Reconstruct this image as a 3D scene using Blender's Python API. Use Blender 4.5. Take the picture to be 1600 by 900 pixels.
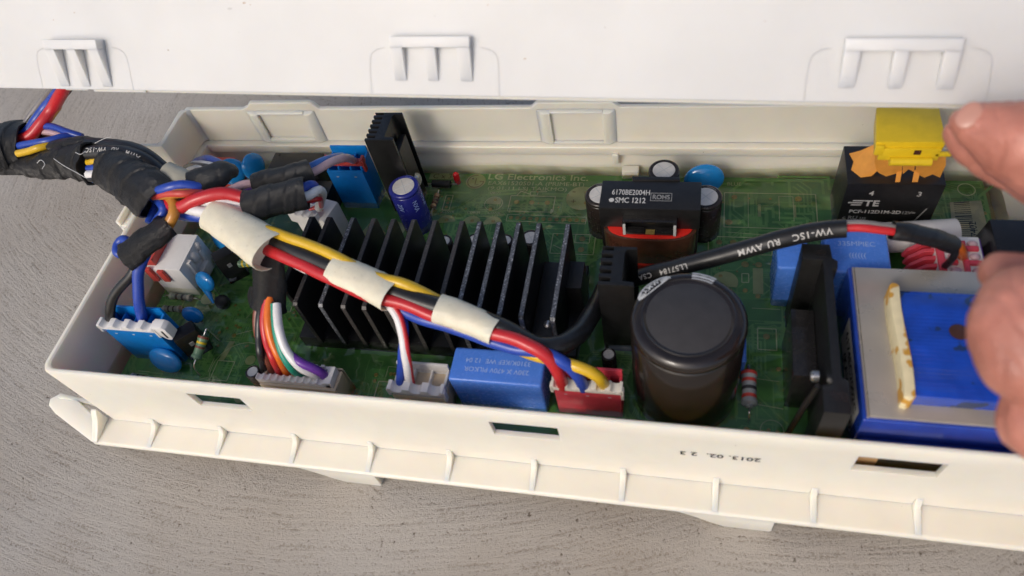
import bpy, bmesh, math, random
import numpy as np
from mathutils import Vector, Matrix, noise
random.seed(7)
# one unit is one centimetre
for o in list(bpy.data.objects): bpy.data.objects.remove(o)
S = bpy.context.scene
COL = S.collection
S.unit_settings.scale_length = 0.01
# ---------------------------------------------------------------- camera
cd = bpy.data.cameras.new('camera'); cam = bpy.data.objects.new('camera', cd); COL.objects.link(cam)
cd.sensor_width = 36; cd.lens = 25.99; cd.clip_start = 0.5; cd.clip_end = 3000
cam.matrix_world = Matrix(((0.97251,-0.04917,0.22762,21.25128),(0.17000,0.81794,-0.54962,-8.74899),(-0.15915,0.57320,0.80381,23.88310),(0.00000,0.00000,0.00000,1.00000)))
cd.dof.use_dof = True; cd.dof.focus_distance = 28.5; cd.dof.aperture_fstop = 0.13
S.camera = cam
# ---------------------------------------------------------------- daylight
SUN_DIR = Vector((-0.32, -0.66, 0.58)).normalized()      # towards the sun
w = bpy.data.worlds.new('World'); S.world = w; w.use_nodes = True
nt = w.node_tree; bg = nt.nodes['Background']
sky = nt.nodes.new('ShaderNodeTexSky'); sky.sky_type = 'NISHITA'; sky.sun_disc = False
sky.sun_elevation = math.asin(SUN_DIR.z); sky.sun_rotation = math.atan2(SUN_DIR.x, SUN_DIR.y)
sky.dust_density = 3.0; sky.air_density = 0.72; sky.ozone_density = 0.5
nt.links.new(sky.outputs[0], bg.inputs[0]); bg.inputs[1].default_value = 0.15
sl = bpy.data.lights.new('sun', 'SUN'); sun = bpy.data.objects.new('sun', sl); COL.objects.link(sun)
sl.energy = 0.85; sl.angle = math.radians(14); sl.color = (1.0, 0.955, 0.865)
sun.rotation_euler = SUN_DIR.to_track_quat('Z', 'Y').to_euler()
sun.location = (-30, -40, 60)
S.view_settings.view_transform = 'Standard'; S.view_settings.look = 'None'
S.view_settings.gamma = 1; S.view_settings.exposure = 0.11
S.render.engine = 'CYCLES'

# ---------------------------------------------------------------- materials
def mat(name, c, rough=0.45, var=0.06, scale=3.0, bump=0.0, bscale=30.0, metal=0.0, spec=0.5,
        coat=0.0, trans=0.0, speck=None, speck_scale=4.0, speck_t=0.72, speck_w=0.03, sss=0.0, sssr=(0.35, 0.15, 0.08), aniso=None, weave=0.0, wscale=9.0):
    m = bpy.data.materials.new(name); m.use_nodes = True
    t = m.node_tree; b = t.nodes['Principled BSDF']; N = t.nodes.new; L = t.links.new
    b.inputs['Roughness'].default_value = rough; b.inputs['Metallic'].default_value = metal
    b.inputs['Specular IOR Level'].default_value = spec; b.inputs['Coat Weight'].default_value = coat
    b.inputs['Coat Roughness'].default_value = 0.06
    b.inputs['Transmission Weight'].default_value = trans
    if sss:
        b.inputs['Subsurface Weight'].default_value = sss; b.inputs['Subsurface Radius'].default_value = sssr
        b.inputs['Subsurface Scale'].default_value = 0.25
    tc = N('ShaderNodeTexCoord')
    co = tc.outputs['Object']
    if aniso:
        mp = N('ShaderNodeMapping'); mp.inputs['Scale'].default_value = aniso; L(co, mp.inputs[0]); co = mp.outputs[0]
    n = N('ShaderNodeTexNoise'); n.inputs['Scale'].default_value = scale; n.inputs['Detail'].default_value = 5
    L(co, n.inputs['Vector'])
    r = N('ShaderNodeValToRGB')
    r.color_ramp.elements[0].position = 0.3; r.color_ramp.elements[1].position = 0.7
    r.color_ramp.elements[0].color = tuple(max(0, x*(1-var)) for x in c)+(1,)
    r.color_ramp.elements[1].color = tuple(min(1, x*(1+var)) for x in c)+(1,)
    L(n.outputs['Fac'], r.inputs[0]); out = r.outputs[0]
    if speck:
        n2 = N('ShaderNodeTexNoise'); n2.inputs['Scale'].default_value = speck_scale; n2.inputs['Detail'].default_value = 3
        L(tc.outputs['Object'], n2.inputs['Vector'])
        r2 = N('ShaderNodeValToRGB'); r2.color_ramp.elements[0].position = speck_t; r2.color_ramp.elements[1].position = speck_t+speck_w
        L(n2.outputs['Fac'], r2.inputs[0])
        mx = N('ShaderNodeMixRGB'); L(r2.outputs[0], mx.inputs[0]); L(out, mx.inputs[1]); mx.inputs[2].default_value = speck+(1,)
        out = mx.outputs[0]
    L(out, b.inputs['Base Color'])
    n3 = N('ShaderNodeTexNoise'); n3.inputs['Scale'].default_value = scale*2.3; L(co, n3.inputs['Vector'])
    mr = N('ShaderNodeMapRange'); mr.inputs['To Min'].default_value = max(0.02, rough-0.08); mr.inputs['To Max'].default_value = min(1, rough+0.08)
    L(n3.outputs['Fac'], mr.inputs[0]); L(mr.outputs[0], b.inputs['Roughness'])
    if bump:
        n4 = N('ShaderNodeTexNoise'); n4.inputs['Scale'].default_value = bscale; n4.inputs['Detail'].default_value = 4
        L(co, n4.inputs['Vector'])
        bp = N('ShaderNodeBump'); bp.inputs['Strength'].default_value = bump; bp.inputs['Distance'].default_value = 0.03
        hgt = n4.outputs['Fac']
        if weave:
            wt = N('ShaderNodeTexWave'); wt.inputs['Scale'].default_value = wscale; wt.inputs['Distortion'].default_value = 1.2; wt.bands_direction = 'DIAGONAL'; L(tc.outputs['Object'], wt.inputs['Vector'])
            wm = N('ShaderNodeMath'); wm.operation = 'MULTIPLY_ADD'; L(wt.outputs['Fac'], wm.inputs[0]); wm.inputs[1].default_value = weave; L(hgt, wm.inputs[2]); hgt = wm.outputs[0]
        L(hgt, bp.inputs['Height']); L(bp.outputs[0], b.inputs['Normal'])
    return m

M = {}
M['tray'] = mat('cream_plastic', (0.80, 0.755, 0.655), 0.38, 0.03, 0.6, 0.06, 14, sss=0.7, sssr=(1.6, 1.2, 0.7), speck=(0.25, 0.19, 0.12), speck_scale=5.5, speck_t=0.775)
M['lid'] = mat('white_plastic', (0.665, 0.665, 0.65), 0.42, 0.045, 0.30, 0.06, 14, speck=(0.42, 0.37, 0.3), speck_scale=4.6, speck_t=0.775, sss=0.6, sssr=(1.4, 1.2, 0.9))
M['black'] = mat('black_anodised', (0.008, 0.008, 0.008), 0.40, 0.3, 6, 0.12, 40, spec=0.5, speck=(0.10, 0.10, 0.11), speck_scale=9, speck_t=0.74)
M['edge'] = mat('worn_anodising', (0.045, 0.040, 0.037), 0.42, 0.35, 12, 0.2, 50, speck=(0.16, 0.15, 0.14), speck_scale=16, speck_t=0.64)
M['edge_bare'] = mat('bare_scuffed_edge', (0.10, 0.105, 0.115), 0.3, 0.6, 22, 0.3, 60, metal=0.3, speck=(0.45, 0.46, 0.48), speck_scale=20, speck_t=0.60)
M['blackp'] = mat('black_plastic', (0.011, 0.0105, 0.0105), 0.42, 0.25, 5, 0.1, 30)
M['blackg'] = mat('black_gloss', (0.015, 0.014, 0.014), 0.22, 0.2, 5, 0.05, 20)
M['cable'] = mat('black_cable_rubber', (0.012, 0.012, 0.0125), 0.36, 0.3, 8, 0.1, 30)
M['tape'] = mat('black_cloth_tape', (0.017, 0.0165, 0.016), 0.38, 0.3, 3, 0.8, 7, weave=0.5, wscale=16, speck=(0.13, 0.12, 0.11), speck_scale=8, speck_t=0.74)
M['beige'] = mat('beige_tape', (0.78, 0.72, 0.55), 0.30, 0.05, 3, 0.45, 4, weave=0.25, wscale=14, sss=0.3, sssr=(0.4, 0.3, 0.2))
M['beige2'] = mat('beige_tape_dull', (0.42, 0.40, 0.32), 0.4, 0.08, 3, 0.3, 10)
M['blue'] = mat('blue_nylon', (0.004, 0.20, 0.60), 0.34, 0.08, 4, 0.05, 20)
M['film'] = mat('blue_epoxy', (0.075, 0.215, 0.70), 0.26, 0.06, 3, 0.08, 9)
M['disc'] = mat('blue_ceramic_lacquer', (0.015, 0.25, 0.62), 0.16, 0.08, 3, 0.05, 8, coat=0.4)
M['sleeve'] = mat('blue_sleeve', (0.018, 0.022, 0.20), 0.25, 0.1, 4)
M['brownsleeve'] = mat('brown_sleeve', (0.013, 0.0095, 0.008), 0.22, 0.25, 2, 0.04, 5, coat=0.25)
M['darksleeve'] = mat('dark_sleeve', (0.025, 0.019, 0.016), 0.25, 0.2, 3)
M['captop'] = mat('cap_vinyl_disc', (0.040, 0.037, 0.036), 0.5, 0.12, 3, 0.15, 60)
M['alu'] = mat('aluminium', (0.72, 0.68, 0.62), 0.42, 0.06, 6, 0.08, 40, metal=0.3)
M['zinc'] = mat('zinc_screw', (0.6, 0.6, 0.6), 0.3, 0.1, 8, metal=0.9)
M['steel'] = mat('steel_lamination', (0.50, 0.455, 0.385), 0.30, 0.14, 0.6, 0.0, 30, metal=0.5)
M['trblue'] = mat('blue_transformer_enamel', (0.014, 0.05, 0.34), 0.2, 0.15, 2, 0.1, 5, coat=0.3)
M['trtape'] = mat('blue_winding_tape', (0.007, 0.055, 0.40), 0.14, 0.22, 1.6, 1.0, 2.4, coat=0.5, speck=(0.012, 0.035, 0.12), speck_scale=1.3, speck_t=0.62)
M['foam'] = mat('cream_foam', (0.76, 0.66, 0.40), 0.6, 0.06, 4, 0.1, 20, speck=(0.58, 0.30, 0.04), speck_scale=1.1, speck_t=0.57)
M['red'] = mat('red_nylon', (0.66, 0.06, 0.085), 0.36, 0.08, 4, 0.04, 20)
M['redp'] = mat('red_orange_nylon', (0.52, 0.06, 0.045), 0.4, 0.08, 4)
M['coilred'] = mat('red_tape', (0.62, 0.02, 0.012), 0.32, 0.08, 4)
M['coilbrown'] = mat('brown_tape', (0.062, 0.024, 0.014), 0.22, 0.2, 3, 0.05, 6, coat=0.3)
M['white'] = mat('white_nylon', (0.80, 0.775, 0.73), 0.4, 0.03, 4)
M['ivory'] = mat('ivory_nylon', (0.70, 0.66, 0.57), 0.42, 0.04, 4)
M['creamn'] = mat('cream_nylon', (0.66, 0.53, 0.36), 0.4, 0.05, 4)
M['frost'] = mat('frosted_white_nylon', (0.72, 0.69, 0.64), 0.35, 0.05, 4)
M['yellow'] = mat('yellow_nylon', (0.72, 0.50, 0.015), 0.4, 0.06, 3, 0.05, 12)
M['orange'] = mat('orange_film', (0.72, 0.31, 0.05), 0.45, 0.08, 3, 0.08, 12)
M['ledred'] = mat('red_lens', (0.62, 0.008, 0.015), 0.2, 0.2, 6)
M['resgreen'] = mat('green_resistor', (0.16, 0.28, 0.16), 0.3, 0.1, 5)
M['resgrey'] = mat('grey_resistor', (0.30, 0.32, 0.33), 0.3, 0.1, 5)
M['restan'] = mat('tan_resistor', (0.42, 0.26, 0.13), 0.35, 0.1, 5)
M['gold'] = mat('solder_gold', (0.48, 0.36, 0.11), 0.3, 0.15, 8, metal=0.6)
M['hole'] = mat('pad_hole', (0.16, 0.12, 0.04), 0.4, 0.1, 8)
M['silk'] = mat('board_print', (0.62, 0.68, 0.42), 0.6, 0.08, 6)
M['silkpoly'] = mat('board_bare_patch', (0.46, 0.50, 0.24), 0.5, 0.08, 3)
M['print'] = mat('white_print', (0.52, 0.51, 0.48), 0.6, 0.12, 10)
M['printgrey'] = mat('grey_print', (0.25, 0.25, 0.24), 0.6, 0.2, 10)
M['printblue'] = mat('pale_blue_print', (0.34, 0.46, 0.78), 0.5, 0.1, 10)
M['ink'] = mat('black_ink', (0.03, 0.03, 0.035), 0.7, 0.3, 10)
M['label'] = mat('paper_label', (0.55, 0.55, 0.53), 0.6, 0.05, 3)
M['amber'] = mat('amber_resin', (0.30, 0.235, 0.095), 0.2, 0.2, 1.5)
M['paperlabel2'] = mat('yellowed_label', (0.60, 0.54, 0.36), 0.5, 0.08, 2)
WIRE = {'red': (0.52, 0.022, 0.027), 'blue': (0.02, 0.06, 0.36), 'yellow': (0.66, 0.41, 0.02), 'white': (0.74, 0.72, 0.70),
        'black': (0.018, 0.017, 0.018), 'orange': (0.74, 0.16, 0.015), 'brown': (0.20, 0.06, 0.035), 'green': (0.01, 0.26, 0.17),
        'purple': (0.13, 0.035, 0.30), 'pink': (0.60, 0.40, 0.42), 'grey': (0.20, 0.185, 0.18), 'amber': (0.50, 0.21, 0.03), 'sky': (0.05, 0.16, 0.50)}
for k, v in WIRE.items(): M['w_'+k] = mat(k+'_wire_vinyl', v, 0.3, 0.06, 5, 0.03, 12)

# concrete with curved broom marks
def concrete():
    m = bpy.data.materials.new('broomed_concrete'); m.use_nodes = True
    t = m.node_tree; b = t.nodes['Principled BSDF']; N = t.nodes.new; L = t.links.new
    b.inputs['Roughness'].default_value = 0.9; b.inputs['Specular IOR Level'].default_value = 0.2
    tc = N('ShaderNodeTexCoord')
    def polar(cx, cy, fr, ft, warp):
        nz = N('ShaderNodeTexNoise'); nz.inputs['Scale'].default_value = 0.15; nz.inputs['Detail'].default_value = 3; L(tc.outputs['Object'], nz.inputs['Vector'])
        sb = N('ShaderNodeVectorMath'); sb.operation = 'SUBTRACT'; L(nz.outputs['Color'], sb.inputs[0]); sb.inputs[1].default_value = (0.5, 0.5, 0.5)
        sc = N('ShaderNodeVectorMath'); sc.operation = 'SCALE'; L(sb.outputs[0], sc.inputs[0]); sc.inputs['Scale'].default_value = warp
        ad = N('ShaderNodeVectorMath'); ad.operation = 'ADD'; L(tc.outputs['Object'], ad.inputs[0]); L(sc.outputs[0], ad.inputs[1])
        s2 = N('ShaderNodeVectorMath'); s2.operation = 'SUBTRACT'; L(ad.outputs[0], s2.inputs[0]); s2.inputs[1].default_value = (cx, cy, 0)
        ln = N('ShaderNodeVectorMath'); ln.operation = 'LENGTH'; L(s2.outputs[0], ln.inputs[0])
        sp = N('ShaderNodeSeparateXYZ'); L(s2.outputs[0], sp.inputs[0])
        at = N('ShaderNodeMath'); at.operation = 'ARCTAN2'; L(sp.outputs[1], at.inputs[0]); L(sp.outputs[0], at.inputs[1])
        m1 = N('ShaderNodeMath'); m1.operation = 'MULTIPLY'; L(ln.outputs['Value'], m1.inputs[0]); m1.inputs[1].default_value = fr
        m2 = N('ShaderNodeMath'); m2.operation = 'MULTIPLY'; L(at.outputs[0], m2.inputs[0]); m2.inputs[1].default_value = ft
        cb = N('ShaderNodeCombineXYZ'); L(m1.outputs[0], cb.inputs[0]); L(m2.outputs[0], cb.inputs[1])
        n = N('ShaderNodeTexNoise'); n.inputs['Scale'].default_value = 1.0; n.inputs['Detail'].default_value = 4; n.inputs['Roughness'].default_value = 0.6
        L(cb.outputs[0], n.inputs['Vector']); return n.outputs['Fac']
    a = polar(24, 24, 6.5, 11.0, 0.35)
    a2 = polar(6, 34, 6.2, 13.0, 0.4)
    mk = N('ShaderNodeTexNoise'); mk.inputs['Scale'].default_value = 0.09; mk.inputs['Detail'].default_value = 1; L(tc.outputs['Object'], mk.inputs['Vector'])
    mr = N('ShaderNodeMapRange'); mr.inputs['From Min'].default_value = 0.47; mr.inputs['From Max'].default_value = 0.53; L(mk.outputs['Fac'], mr.inputs[0])
    mx = N('ShaderNodeMixRGB'); L(mr.outputs[0], mx.inputs[0]); L(a, mx.inputs[1]); L(a2, mx.inputs[2])
    gr = N('ShaderNodeTexNoise'); gr.inputs['Scale'].default_value = 11; gr.inputs['Detail'].default_value = 6; gr.inputs['Roughness'].default_value = 0.75; L(tc.outputs['Object'], gr.inputs['Vector'])
    big = N('ShaderNodeTexNoise'); big.inputs['Scale'].default_value = 0.12; big.inputs['Detail'].default_value = 3; L(tc.outputs['Object'], big.inputs['Vector'])
    fg = N('ShaderNodeTexNoise'); fg.inputs['Scale'].default_value = 26; fg.inputs['Detail'].default_value = 3; L(tc.outputs['Object'], fg.inputs['Vector'])
    h0 = N('ShaderNodeMath'); h0.operation = 'MULTIPLY_ADD'; L(fg.outputs['Fac'], h0.inputs[0]); h0.inputs[1].default_value = 0.35; h0.inputs[2].default_value = 0.0
    h1 = N('ShaderNodeMath'); h1.operation = 'MULTIPLY_ADD'; L(mx.outputs[0], h1.inputs[0]); h1.inputs[1].default_value = 0.70; L(h0.outputs[0], h1.inputs[2])
    hs = N('ShaderNodeMath'); hs.operation = 'MULTIPLY_ADD'; L(gr.outputs['Fac'], hs.inputs[0]); hs.inputs[1].default_value = 0.94; L(h1.outputs[0], hs.inputs[2])
    cr = N('ShaderNodeValToRGB'); e = cr.color_ramp.elements
    e[0].position = 0.76; e[0].color = (0.29, 0.255, 0.215, 1); e[1].position = 1.28; e[1].color = (0.55, 0.52, 0.48, 1)
    k = e.new(0.92); k.color = (0.45, 0.405, 0.345, 1)
    k = e.new(1.06); k.color = (0.50, 0.46, 0.40, 1)
    L(hs.outputs[0], cr.inputs[0])
    c2 = N('ShaderNodeMixRGB'); c2.blend_type = 'MULTIPLY'; c2.inputs[0].default_value = 0.6; L(cr.outputs[0], c2.inputs[1])
    r3 = N('ShaderNodeValToRGB'); r3.color_ramp.elements[0].position = 0.35; r3.color_ramp.elements[1].position = 0.65
    r3.color_ramp.elements[0].color = (0.86, 0.80, 0.74, 1); r3.color_ramp.elements[1].color = (1.05, 1.05, 1.06, 1)
    L(big.outputs['Fac'], r3.inputs[0]); L(r3.outputs[0], c2.inputs[2])
    # little pale paint flecks and dark pits
    v = N('ShaderNodeTexNoise'); v.inputs['Scale'].default_value = 5.5; v.inputs['Detail'].default_value = 2; L(tc.outputs['Object'], v.inputs['Vector'])
    rv = N('ShaderNodeValToRGB'); rv.color_ramp.elements[0].position = 0.25; rv.color_ramp.elements[1].position = 0.31
    rv.color_ramp.elements[0].color = (0.45, 0.42, 0.39, 1); rv.color_ramp.elements[1].color = (1, 1, 1, 1); L(v.outputs['Fac'], rv.inputs[0])
    c3 = N('ShaderNodeMixRGB'); c3.blend_type = 'MULTIPLY'; c3.inputs[0].default_value = 1; L(c2.outputs[0], c3.inputs[1]); L(rv.outputs[0], c3.inputs[2])
    L(c3.outputs[0], b.inputs['Base Color'])
    bp = N('ShaderNodeBump'); bp.inputs['Strength'].default_value = 0.85; bp.inputs['Distance'].default_value = 0.10
    L(hs.outputs[0], bp.inputs['Height']); L(bp.outputs[0], b.inputs['Normal'])
    return m
M['concrete'] = concrete()

def board_mat():
    m = bpy.data.materials.new('green_circuit_board'); m.use_nodes = True
    t = m.node_tree; b = t.nodes['Principled BSDF']; N = t.nodes.new; L = t.links.new
    b.inputs['Roughness'].default_value = 0.4
    tc = N('ShaderNodeTexCoord')
    n = N('ShaderNodeTexNoise'); n.inputs['Scale'].default_value = 0.5; n.inputs['Detail'].default_value = 4; L(tc.outputs['Object'], n.inputs['Vector'])
    base = N('ShaderNodeValToRGB'); base.color_ramp.elements[0].position = 0.35; base.color_ramp.elements[1].position = 0.65
    base.color_ramp.elements[0].color = (0.085, 0.265, 0.065, 1); base.color_ramp.elements[1].color = (0.115, 0.32, 0.08, 1); L(n.outputs['Fac'], base.inputs[0])
    L(base.outputs[0], b.inputs['Base Color'])
    return m
M['board'] = board_mat()
M['trace'] = mat('masked_copper_trace', (0.20, 0.44, 0.13), 0.4, 0.1, 2)
M['pour'] = mat('masked_copper_pour', (0.13, 0.36, 0.09), 0.4, 0.1, 2)

def resin_mat():
    m = bpy.data.materials.new('clear_potting_resin'); m.use_nodes = True
    t = m.node_tree; N = t.nodes.new; L = t.links.new
    t.nodes.remove(t.nodes['Principled BSDF']); out = t.nodes['Material Output']
    tr = N('ShaderNodeBsdfTransparent'); tr.inputs[0].default_value = (0.93, 0.94, 0.86, 1)
    gl = N('ShaderNodeBsdfGlossy'); gl.inputs['Roughness'].default_value = 0.03; gl.inputs[0].default_value = (1, 1, 1, 1)
    fr = N('ShaderNodeFresnel'); fr.inputs[0].default_value = 1.5
    mx = N('ShaderNodeMixShader'); L(fr.outputs[0], mx.inputs[0]); L(tr.outputs[0], mx.inputs[1]); L(gl.outputs[0], mx.inputs[2])
    tc = N('ShaderNodeTexCoord'); n = N('ShaderNodeTexNoise'); n.inputs['Scale'].default_value = 0.9; n.inputs['Detail'].default_value = 2; L(tc.outputs['Object'], n.inputs['Vector'])
    bp = N('ShaderNodeBump'); bp.inputs['Strength'].default_value = 1.0; bp.inputs['Distance'].default_value = 0.16; L(n.outputs['Fac'], bp.inputs['Height'])
    L(bp.outputs[0], gl.inputs['Normal']); L(bp.outputs[0], fr.inputs['Normal'])
    L(mx.outputs[0], out.inputs[0]); return m
M['resin'] = resin_mat()

def skin_mat():
    m = mat('skin', (0.46, 0.185, 0.135), 0.42, 0.26, 0.9, 0.6, 16, sss=0.18, speck=(0.41, 0.155, 0.11), speck_scale=1.3, speck_t=0.45, speck_w=0.25)
    return m
M['skin'] = skin_mat()
M['nail'] = mat('fingernail', (0.50, 0.25, 0.19), 0.32, 0.06, 2)

# ---------------------------------------------------------------- geometry helpers
ROOT = {}
def thing(name, label, cat, loc=(0, 0, 0), group=None):
    o = bpy.data.objects.new(name, None); COL.objects.link(o); o.location = loc; o.empty_display_size = 0.5
    o['label'] = label; o['category'] = cat
    if group: o['group'] = group
    ROOT[o.name] = Vector(loc); return o
def tag(o, label, cat, group=None, kind=None):
    if label: o['label'] = label
    if cat: o['category'] = cat
    if group: o['group'] = group
    if kind: o['kind'] = kind
    return o
def rootloc(p):
    while p and p.parent: p = p.parent
    return ROOT.get(p.name, Vector((0, 0, 0))) if p else Vector((0, 0, 0))

class G:
    def __init__(s): s.v = []; s.f = []; s.x = None
    def add(s, vs, fs):
        k = len(s.v)
        if s.x: vs = [tuple(s.x @ Vector(p)) for p in vs]
        s.v += [tuple(p) for p in vs]; s.f += [tuple(i+k for i in q) for q in fs]; return s
    def box(s, x0, x1, y0, y1, z0, z1):
        return s.add([(x0,y0,z0),(x1,y0,z0),(x1,y1,z0),(x0,y1,z0),(x0,y0,z1),(x1,y0,z1),(x1,y1,z1),(x0,y1,z1)],
                     [(0,3,2,1),(4,5,6,7),(0,1,5,4),(1,2,6,5),(2,3,7,6),(3,0,4,7)])
    def hull8(s, b, t):       # two quads, bottom and top
        return s.add(list(b)+list(t), [(0,3,2,1),(4,5,6,7),(0,1,5,4),(1,2,6,5),(2,3,7,6),(3,0,4,7)])
    def prism(s, poly, ax, a, b):
        def q(p, h): return (h,p[0],p[1]) if ax == 'x' else (p[0],h,p[1]) if ax == 'y' else (p[0],p[1],h)
        n = len(poly); vs = [q(p,a) for p in poly]+[q(p,b) for p in poly]
        return s.add(vs, [tuple(range(n-1,-1,-1)), tuple(range(n,2*n))]+[(i,(i+1)%n,n+(i+1)%n,n+i) for i in range(n)])
    def lathe(s, prof, c=(0,0,0), seg=32):
        vs = []; fs = []; m = len(prof)
        for i in range(seg):
            a = 2*math.pi*i/seg
            for r, z in prof: vs.append((c[0]+r*math.cos(a), c[1]+r*math.sin(a), c[2]+z))
        for i in range(seg):
            j = (i+1) % seg
            for k in range(m-1): fs.append((i*m+k, j*m+k, j*m+k+1, i*m+k+1))
        if prof[0][0] > 1e-6: fs.append(tuple(i*m for i in range(seg-1,-1,-1)))
        if prof[-1][0] > 1e-6: fs.append(tuple(i*m+m-1 for i in range(seg)))
        return s.add(vs, fs)
    def tube(s, path, r, seg=12, ry=None, cap=True, up=(0,0,1), fn=None, raw=False):
        pts = path if raw else smooth(path)
        fr = frames(pts, up); n = len(pts); vs = []
        for i, (p, (t, nn, bb)) in enumerate(zip(pts, fr)):
            u = i/(n-1)
            ra = r(u) if callable(r) else r; rb = (ry(u) if callable(ry) else ry) if ry else ra
            for k in range(seg):
                a = 2*math.pi*k/seg; d = fn(u, a) if fn else 1.0
                vs.append(p + nn*(math.cos(a)*rb*d) + bb*(math.sin(a)*ra*d))
        fs = [(i*seg+k, i*seg+(k+1) % seg, (i+1)*seg+(k+1) % seg, (i+1)*seg+k) for i in range(n-1) for k in range(seg)]
        if cap: fs += [tuple(range(seg-1,-1,-1)), tuple((n-1)*seg+k for k in range(seg))]
        return s.add(vs, fs)
    def ball(s, c, rx, ry=None, rz=None, seg=20, rings=12):
        ry = ry or rx; rz = rz or rx; vs = []; fs = []
        for i in range(rings+1):
            t = math.pi*i/rings
            for k in range(seg):
                a = 2*math.pi*k/seg
                vs.append((c[0]+rx*math.sin(t)*math.cos(a), c[1]+ry*math.sin(t)*math.sin(a), c[2]+rz*math.cos(t)))
        for i in range(rings):
            for k in range(seg): fs.append((i*seg+k, (i+1)*seg+k, (i+1)*seg+(k+1) % seg, i*seg+(k+1) % seg))
        return s.add(vs, fs)
    def build(s, name, m, parent=None, bevel=0.0, seg=2, smooth_deg=35, kind=None, label=None, world=True):
        me = bpy.data.meshes.new(name)
        off = rootloc(parent) if (parent and world) else Vector((0, 0, 0))
        me.from_pydata([(p[0]-off[0], p[1]-off[1], p[2]-off[2]) for p in s.v], [], s.f)
        bm = bmesh.new(); bm.from_mesh(me)
        bmesh.ops.remove_doubles(bm, verts=bm.verts, dist=1e-5)
        bmesh.ops.recalc_face_normals(bm, faces=bm.faces)
        if bevel:
            ed = [e for e in bm.edges if len(e.link_faces) == 2 and e.calc_face_angle(0) > 0.6]
            if ed: bmesh.ops.bevel(bm, geom=ed, offset=bevel, segments=seg, profile=0.6, affect='EDGES', clamp_overlap=True)
        bm.to_mesh(me); bm.free()
        me.materials.append(M[m] if isinstance(m, str) else m)
        me.shade_smooth(); me.set_sharp_from_angle(angle=math.radians(smooth_deg))
        o = bpy.data.objects.new(name, me); COL.objects.link(o)
        if parent: o.parent = parent
        if kind: o['kind'] = kind
        if label: o['label'] = label
        return o
def smooth(path, per=8):
    p = [Vector(q) for q in path]
    if len(p) == 2: return [p[0].lerp(p[1], i/8) for i in range(9)]
    q = [p[0]*2-p[1]]+p+[p[-1]*2-p[-2]]; out = []
    for i in range(1, len(q)-2):
        a, b, c, d = q[i-1:i+3]
        for k in range(per):
            t = k/per
            out.append(0.5*((2*b)+(c-a)*t+(2*a-5*b+4*c-d)*t*t+(3*b-a-3*c+d)*t**3))
    out.append(p[-1]); return out
def frames(pts, up=(0,0,1)):
    n = len(pts); out = []; prev = None
    for i in range(n):
        t = (pts[min(i+1,n-1)]-pts[max(i-1,0)]).normalized()
        if prev is None:
            u = Vector(up); u = u-t*u.dot(t)
            if u.length < 1e-3: u = Vector((0,1,0))-t*t.y
        else: u = prev-t*prev.dot(t)
        u.normalize(); prev = u; out.append((t, u, t.cross(u)))
    return out

_TC = {}
def text2d(st, size, bold=0.0, sp=1.0):
    k = (st, size, bold, sp)
    if k in _TC: return _TC[k]
    cu = bpy.data.curves.new('t', 'FONT'); cu.body = st; cu.size = size; cu.offset = bold; cu.space_character = sp; cu.resolution_u = 3
    o = bpy.data.objects.new('t', cu); COL.objects.link(o)
    dg = bpy.context.evaluated_depsgraph_get(); me = o.evaluated_get(dg).to_mesh()
    v = [(q.co.x, q.co.y) for q in me.vertices]; f = [tuple(p.vertices) for p in me.polygons]
    o.evaluated_get(dg).to_mesh_clear(); bpy.data.objects.remove(o); bpy.data.curves.remove(cu)
    _TC[k] = (v, f); return v, f
def text(st, size, o, u, v, m, parent, name='printed_text', bold=0.0, sp=1.0, center=False, extra=None, width=None):
    vv, ff = text2d(st, size, bold, sp)
    if width: k_ = width/max(p[0] for p in vv); vv = [(p[0]*k_, p[1]) for p in vv]
    o = Vector(o); u = Vector(u).normalized(); v = Vector(v).normalized()
    w = (max(p[0] for p in vv)+min(p[0] for p in vv))/2 if center else 0
    g = G(); g.add([o+u*(p[0]-w)+v*p[1] for p in vv], ff)
    if extra: extra(g)
    return g.build(name, m, parent)
def text_on_tube(st, size, pts, r, s0, phi, m, parent, flip=1, up=(0,0,1), bold=0.004, sp=1.15):
    # lettering laid round a cable: runs along it from arc length s0
    vv, ff = text2d(st, size, bold, sp); fr = frames(pts, up); L = [0.0]
    for a, b in zip(pts, pts[1:]): L.append(L[-1]+(b-a).length)
    out = []
    for x, y in vv:
        s_ = s0+flip*x; i = max(0, min(len(L)-2, int(np.searchsorted(L, s_))-1)); t = (s_-L[i])/max(1e-6, L[i+1]-L[i])
        p = pts[i].lerp(pts[i+1], t); _, n, b = fr[i]; a = phi+(y-size*0.35)/r
        out.append(p+(n*math.cos(a)+b*math.sin(a))*(r+0.006))
    return G().add(out, ff).build('printed_text', m, parent)
def solder_disc(g, x, y, r, z, h=0.006, seg=14):
    g.lathe([(0, h), (r, h), (r, 0)], (x, y, z), seg)

# ================================================================ ground
ZG = -0.86
g = G(); n = 24
g.add([(-220, -220, ZG), (260, -220, ZG), (260, 300, ZG), (-220, 300, ZG)], [(0,1,2,3)])
o = g.build('ground', 'concrete'); o['kind'] = 'structure'; o['label'] = 'grey broomed concrete slab under the tray'

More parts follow.
